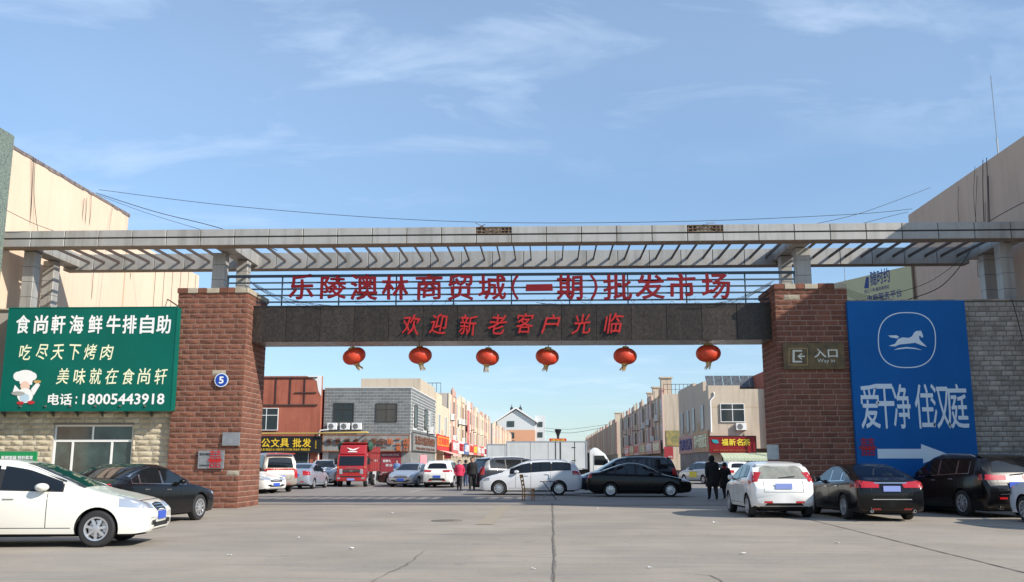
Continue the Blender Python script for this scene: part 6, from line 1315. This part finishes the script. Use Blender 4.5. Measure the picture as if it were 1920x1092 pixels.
# ================================================================== people
for n_, c_ in dict(coat_black=(0.012, 0.012, 0.014), coat_red=(0.55, 0.03, 0.09), trousers=(0.015, 0.015, 0.018), skin=(0.50, 0.30, 0.22), hair=(0.012, 0.010, 0.009), shoe=(0.02, 0.02, 0.02), shoe_white=(0.6, 0.6, 0.58), blue_shirt=(0.16, 0.30, 0.55), jeans=(0.05, 0.08, 0.16), mask=(0.45, 0.62, 0.8), coat_navy=(0.02, 0.025, 0.04), scarf=(0.6, 0.03, 0.03)).items():
    M[n_] = mat('cloth_' + n_, c_, 0.85 if n_ not in ('skin', 'hair') else 0.6, bump=.2, bscale=25)
def person(label, x, y, deg, h=1.72, top='coat_black', legs='trousers', hair='hair', stride=.18, long_coat=False, bulk=1.0, arms='down', mask=False, scarf=False, shoe='shoe', hat=False):
    """one skinned body facing local -y; stride swings the legs, clothes follow the body"""
    t = empty('person', (x, y, 0), R(deg), label, 'person'); k = h/1.75
    J = {}; E_ = []; Rr = []; names = []
    def V(n, p, r): J[n] = len(names); names.append((Vector(p)*k, r*k))
    V('pelvis', (0, 0, .95), .145*bulk); V('waist', (0, .0, 1.10), .135*bulk); V('chest', (0, .0, 1.30), .158*bulk); V('upper', (0, .01, 1.42), .12*bulk); V('neck', (0, 0, 1.50), .055); V('head0', (0, -.015, 1.575), .088); V('head1', (0, -.01, 1.66), .100); V('head2', (0, 0, 1.715), .06)
    ed = [('pelvis','waist'), ('waist','chest'), ('chest','upper'), ('upper','neck'), ('neck','head0'), ('head0','head1'), ('head1','head2')]
    for sg, s in ((-1, 'l'), (1, 'r')):
        st = stride*sg
        V('hip'+s, (sg*.09, 0, .90), .105*bulk); V('knee'+s, (sg*.095, -st*.55-.02, .49), .082*bulk); V('ankle'+s, (sg*.095, -st+(.06 if st < 0 else 0), .09 if st >= 0 else .12), .056); V('toe'+s, (sg*.11, -st-.15+(.05 if st < 0 else 0), .035 if st >= 0 else .045), .038)
        ed += [('pelvis','hip'+s), ('hip'+s,'knee'+s), ('knee'+s,'ankle'+s), ('ankle'+s,'toe'+s)]
        V('sh'+s, (sg*.185, .01, 1.405), .075*bulk)
        if arms == 'pockets': V('el'+s, (sg*.29, .06, 1.13), .058*bulk); V('wr'+s, (sg*.22, -.10, .95), .045)
        elif arms == 'up' and sg > 0: V('el'+s, (sg*.30, -.12, 1.22), .05*bulk); V('wr'+s, (sg*.22, -.30, 1.42), .033)
        else: V('el'+s, (sg*.245, .03+st*.25, 1.12), .055*bulk); V('wr'+s, (sg*.25, -.02+st*.6, .87), .036)
        ed += [('upper','sh'+s), ('sh'+s,'el'+s), ('el'+s,'wr'+s)]
        if arms != 'pockets':
            w = names[J['wr'+s]][0]/k; V('palm'+s, w+Vector((0, -.01, -.085 if not (arms == 'up' and sg > 0) else .085)), .03); ed.append(('wr'+s, 'palm'+s))
    me = bpy.data.meshes.new('body'); me.from_pydata([tuple(p) for p, r in names], [(J[a], J[b]) for a, b in ed], [])
    o = bpy.data.objects.new('body', me); COL.objects.link(o)
    md = o.modifiers.new('skin', 'SKIN'); md.use_smooth_shade = True
    for i, (p, r) in enumerate(names): me.skin_vertices[0].data[i].radius = (r, r*(.80 if i in (0, 1, 2) else 1)); me.skin_vertices[0].data[i].use_root = (i == 0)
    sd = o.modifiers.new('sub', 'SUBSURF'); sd.levels = 2; sd.render_levels = 2
    dg = bpy.context.evaluated_depsgraph_get(); nm_ = bpy.data.meshes.new_from_object(o.evaluated_get(dg)); o.modifiers.clear(); o.data = nm_; o.parent = t
    nm_.materials.clear(); mats = [top, legs, 'skin', shoe]
    for m in mats: nm_.materials.append(M[m])
    for f in nm_.polygons:
        c = f.center/k; f.use_smooth = True
        hand = any((c-names[J['wr'+s]][0]/k).length < .12 and (abs(c.z-names[J['wr'+s]][0].z/k) > .01) and ((c.z < names[J['wr'+s]][0].z/k) if not (arms == 'up' and s == 'r') else c.z > names[J['wr'+s]][0].z/k) for s in 'lr') and arms != 'pockets' and abs(c.x) > .17
        f.material_index = 2 if c.z > 1.49 or hand else 3 if c.z < .10 else 0 if c.z > .86 or abs(c.x) > .19 else 1
    # fingers
    if arms != 'pockets':
        for sg, s in ((-1, 'l'), (1, 'r')):
            pl_ = names[J['palm'+s]][0]; d = (pl_-names[J['wr'+s]][0]).normalized(); mb = MB()
            for q in range(4):
                b_ = pl_+Vector((0, (q-1.5)*.02, 0))*k+d*.01; l_ = (.055, .068, .072, .06)[q]*k
                mb.tube([b_, b_+d*l_*.5+Vector((-sg*.004, 0, 0)), b_+d*l_+Vector((-sg*.02, 0, 0))], .0095*k, 6, r2=.007*k)
            tb_ = pl_-d*.03; mb.tube([tb_, tb_+Vector((0, -.035, 0))+d*.02, tb_+Vector((-sg*.01, -.042, 0))+d*.05], .011*k, 6, r2=.008*k); mb.build('fingers', 'skin', t, smooth=1)
    # face and hair
    mb = MB(); mb.prism([(-.012, 1.62), (.012, 1.62), (.016, 1.575), (-.016, 1.575)], 'y', -.118, -.09); n_ = mb.build('nose', 'skin', t, bevel=.005); n_.scale = (k, k, k)
    mb = MB()
    for sg in (-1, 1): mb.lathe([(0, -.103), (.012, -.1), (.014, -.09)], 8, 0, 'y', (sg*.033, 0, 1.63))
    e_ = mb.build('eyes', 'black', t); e_.scale = (k, k, k)
    mb = MB(); mb.box(-.022, .022, -.104, -.09, 1.545, 1.553); mo = mb.build('mouth', 'scarf', t); mo.scale = (k, k, k)
    mb = MB(); 
    for sg in (-1, 1): mb.lathe([(0, sg*.096), (.02, sg*.094), (.026, sg*.084)], 8, 0, 'x', (0, .01, 1.61))
    ea = mb.build('ears', 'skin', t); ea.scale = (k, k, k)
    mb = MB(); bmesh.ops.create_uvsphere(mb.bm, u_segments=18, v_segments=12, radius=.125)
    bmesh.ops.delete(mb.bm, geom=[v for v in mb.bm.verts if (v.co.y < -.045 and v.co.z < .045) or v.co.z < -.10], context='VERTS')
    for v in mb.bm.verts: v.co.x *= .95; v.co.z *= 1.0
    hr = mb.build('hair' if not hat else 'hood', hair, t, loc=(0, (.012 if not hat else .02)*k, (1.632 if not hat else 1.60)*k), smooth=2); hr.scale = (k, k, k*(1 if not hat else 1.25))
    if mask: mb = MB(); mb.prism([(-.06, 1.60), (.06, 1.60), (.05, 1.53), (0, 1.51), (-.05, 1.53)], 'y', -.115, -.075); mk = mb.build('face_mask', 'mask', t, bevel=.012, seg=2, smooth=1); mk.scale = (k, k, k)
    if scarf: mb = MB(); mb.lathe([(.06, 1.45), (.125, 1.44), (.135, 1.49), (.09, 1.54), (.07, 1.53)], 16); sc2 = mb.build('scarf', 'scarf', t, smooth=1); sc2.scale = (k, k*.9, k)
    hem = .52 if long_coat else .84
    mb = MB(); b = bulk; mb.lathe([(.185*b, hem), (.205*b, hem+.01), (.20*b, (hem+1.0)/2), (.185*b, .98), (.168*b, 1.1), (.188*b, 1.28), (.19*b, 1.36), (.15*b, 1.43), (.085, 1.475), (.075, 1.50)], 22); 
    for v in mb.bm.verts: v.co.x *= 1.12; v.co.y = v.co.y*.82+.0; a = math.atan2(v.co.y, v.co.x); v.co += Vector((math.cos(a), math.sin(a), 0))*.008*math.sin(a*5+v.co.z*9)
    ct = mb.build('coat' if long_coat else 'jacket', top, t, smooth=1.2); ct.scale = (k, k, k)
    return t
def at(px, py): p = P(px, py, Z=0); return p.x, p.y
x, y = at(861, 921); person('woman in a pink-red jacket and face mask walking towards the camera', x, y, 0, 1.62, 'coat_red', 'trousers', stride=.14, bulk=1.12, arms='pockets', mask=True)
x, y = at(885, 921); person('man in a black jacket walking towards the camera beside the woman in pink-red', x, y, 0, 1.76, 'coat_black', 'trousers', stride=-.12, bulk=1.15)
x, y = at(873, 913); person('person in dark blue coat and jeans walking behind the two walkers', x, y, 180, 1.66, 'coat_navy', 'jeans', stride=.16)
x, y = at(1337, 938); person('man in a long black hooded coat walking away near the white hatchback', x, y, 182, 1.78, 'coat_black', 'trousers', stride=.22, long_coat=True, bulk=1.22, hat=True, hair='coat_black')
x, y = at(1361, 937); person('woman in a black coat and red scarf walking away beside the taller man', x, y, 184, 1.50, 'coat_black', 'trousers', stride=-.15, long_coat=True, bulk=1.18, scarf=True)
x, y = at(743, 906); person('person in a light blue shirt standing before the dark red poster', x, y, -20, 1.68, 'blue_shirt', 'jeans', arms='up', stride=.03)

# ================================================================== chair, folding table and small things in the yard
M['pine'] = mat('varnished_wood', (0.42, 0.20, 0.05), 0.5, col2=(0.32, 0.14, 0.035), scale=7, stretch=(1, 1, .15))
ch = empty('wooden_chair', (0, 0, 0), 0, 'yellowish wooden chair with a tall back standing alone in the gateway', 'chair')
for px_, py_ in ((-.2, -.19), (-.2, .19)):
    o = MB().tube([(px_, py_, 0), (px_, py_, .45), (px_-.05, py_, .75), (px_-.09, py_, 1.0)], .023, 6).build('back_leg', 'pine', ch, smooth=1)
for py_ in (-.19, .19): MB().box(.16, .20, py_-.02, py_+.02, 0, .43).build('leg', 'pine', ch, bevel=.005)
MB().box(-.22, .23, -.22, .22, .43, .465).build('seat', 'pine', ch, bevel=.012)
for i in range(3): MB().box(-.25-.03*i, -.235-.03*i, -.18, .18, .58+i*.15, .65+i*.15).build('back_slat', 'pine', ch)
MB().box(-.32, -.27, -.21, .21, .95, 1.02).build('top_rail', 'pine', ch, bevel=.01)
for py_ in (-.19, .19): MB().box(-.2, .18, py_-.012, py_+.012, .2, .23).build('stretcher', 'pine', ch)
MB().box(.17, .19, -.19, .19, .36, .43).build('apron', 'pine', ch)
x, y = at(991, 939); ch.location = (x, y, 0); ch.rotation_euler = (0, 0, R(-12))
tb_ = empty('folding_table', (0, 0, 0), 0, 'small dark folding table on crossed metal legs right of the wooden chair', 'table')
MB().box(-.36, .36, -.25, .25, .70, .725).build('table_top', mat('table_top', (0.16, 0.09, 0.08), 0.5), tb_, bevel=.006)
for py_ in (-.2, .2): MB().tube([(-.26, py_, 0), (.2, py_, .70)], .014, 6).build('leg', 'steel', tb_); MB().tube([(.30, py_, 0), (-.22, py_, .70)], .014, 6).build('leg', 'dark_metal', tb_)
MB().tube([(-.26, -.2, .0), (-.26, .2, .0)], .014, 6).build('foot_bar', 'steel', tb_); MB().tube([(.3, -.2, .0), (.3, .2, .0)], .014, 6).build('foot_bar', 'dark_metal', tb_)
x, y = at(1029, 938); tb_.location = (x, y, 0.014)
bo = empty('spray_bottle', (x, y-.02, .739), 0, 'blue and white bottle standing on the folding table', 'bottle'); MB().lathe([(0, 0), (.045, 0), (.045, .13), (.02, .18), (.02, .2)], 12).build('bottle_body', 'pale_blue', bo, smooth=.8); MB().box(-.04, .02, -.015, .015, .2, .24).build('nozzle', 'blue', bo); MB().box(-.1, .12, -.06, .06, 0.0, .012).build('cloth', 'blue', bo, loc=(.12, .1, 0))
# scooters at the left shops
M['scoot'] = mat('scooter_red', (0.3, 0.03, 0.03), 0.3, coat=1)
def scooter(label, x, y, deg, m):
    t = empty('motor_scooter', (x, y, 0), R(deg), label, 'scooter')
    for xx in (-.55, .6): MB().lathe([(.14, -.04), (.23, -.05), (.25, 0), (.23, .05), (.14, .04)], 18, 0, 'y', (xx, 0, .25)).build('wheel', 'rubber', t, smooth=.8)
    MB().prism([(-.75, .45), (-.7, .72), (-.1, .70), (.05, .35), (.3, .32), (.42, .95), (.5, .95), (.52, .3), (.3, .22), (-.3, .22)], 'y', -.15, .15).build('body', m, t, bevel=.04, seg=2, smooth=.8)
    MB().box(-.75, -.1, -.14, .14, .72, .80).build('seat', 'black', t, bevel=.03); MB().tube([(.44, -.33, 1.02), (.46, 0, .98), (.44, .33, 1.02)], .018, 6).build('handlebar', 'dark_metal', t)
    MB().box(.46, .56, -.09, .09, .8, .94).build('headlight', 'lamp_clear', t, bevel=.03); MB().tube([(.6, 0, .25), (.46, 0, .95)], .03, 6).build('fork', 'steel', t); return t
x, y = at(900, 905); scooter('black and red motor scooter parked beyond the man in black', x, y, -75, 'scoot'); x, y = at(893, 902); scooter('white motor scooter parked beyond the walkers', x, y, -80, 'white')
# flag, poles and clutter at the tea shop corner
po = empty('banner_pole', (17.7, 76.6, 0), 0, 'dark poles with a red flag between the tea shop sign and right pillar', 'pole'); MB().tube([(0, 0, 0), (0, 0, 4.3)], .07, 7).build('pole', 'dark_metal', po); MB().tube([(.5, 0, 0), (.5, 0, 4.2)], .05, 7).build('pole', 'dark_metal', po); MB().prism([(-.3, 4.3), (.9, 5.7), (1.0, 4.3)], 'y', -.02, .02).build('flag', 'bright_red', po)
wh = empty('white_panel', (P(702, 900, Y=66).x, 66, 0), 0, 'tall white edged board leaning by the restaurant door behind the lorry', 'board'); MB().obox((0, 0, .95), (.12, .03, .95), Matrix.Rotation(R(4), 3, 'Y')).build('board', 'win_white', wh); MB().obox((-.25, .05, .95), (.12, .03, .95), Matrix.Rotation(R(4), 3, 'Y')).build('board', 'dark_metal', wh)
gbn = empty('green_banner', (P(35, 860, Y=24).x, 24, 0), 0, 'small green banner with white characters showing above the cream white car', 'banner')
a = P(-60, 875, Y=24); b = P(69, 847, Y=24); q = gbn.location
MB().box(a.x-q.x, b.x-q.x, 0, .05, a.z-.5, b.z).build('cloth', 'green2', gbn); placed_text('新鲜果蔬 特价批发', 2, 855, 62, 862, 23.99, gbn, bold=.02, depth=.01)
for xx in (a.x-q.x+.1, b.x-q.x-.1): MB().box(xx-.03, xx+.03, .05, .11, 0, b.z).build('post', 'dark_metal', gbn)
gc = empty('street_goods', (0, 0, 0)); bpy.data.objects.remove(gc)
random.seed(12)
for i in range(9):
    x = -10.9+random.uniform(0, .5); y = 97+i*2.9; mb = MB(); w, d, h = random.uniform(.4, .9), random.uniform(.4, .8), random.uniform(.4, 1.2); mb.box(-w/2, w/2, -d/2, d/2, 0, h); mb.box(-w/2-.02, w/2+.02, -d/2-.02, d/2+.02, h, h+.05)
    tag(mb.build('goods_crate', random.choice(('row_ochre', 'bright_red', 'white', 'tarp')), loc=(x, y, 0), bevel=.01), 'crate of goods set out before the left shops', 'crate', 'goods before the left shops')
for i in range(5):
    x = 12.6-random.uniform(0, .4); y = 80+i*3.1; mb = MB(); w, h = random.uniform(.4, .9), random.uniform(.4, 1.0); mb.box(-w/2, w/2, -.3, .3, 0, h); mb.box(-w/2+.05, w/2-.05, -.25, .25, h, h+.12)
    tag(mb.build('goods_crate', random.choice(('row_ochre', 'scoot', 'tarp', 'dark_metal')), loc=(x, y, 0), bevel=.01), 'crate of goods set out before the shaded side shops', 'crate', 'goods before the right shops')
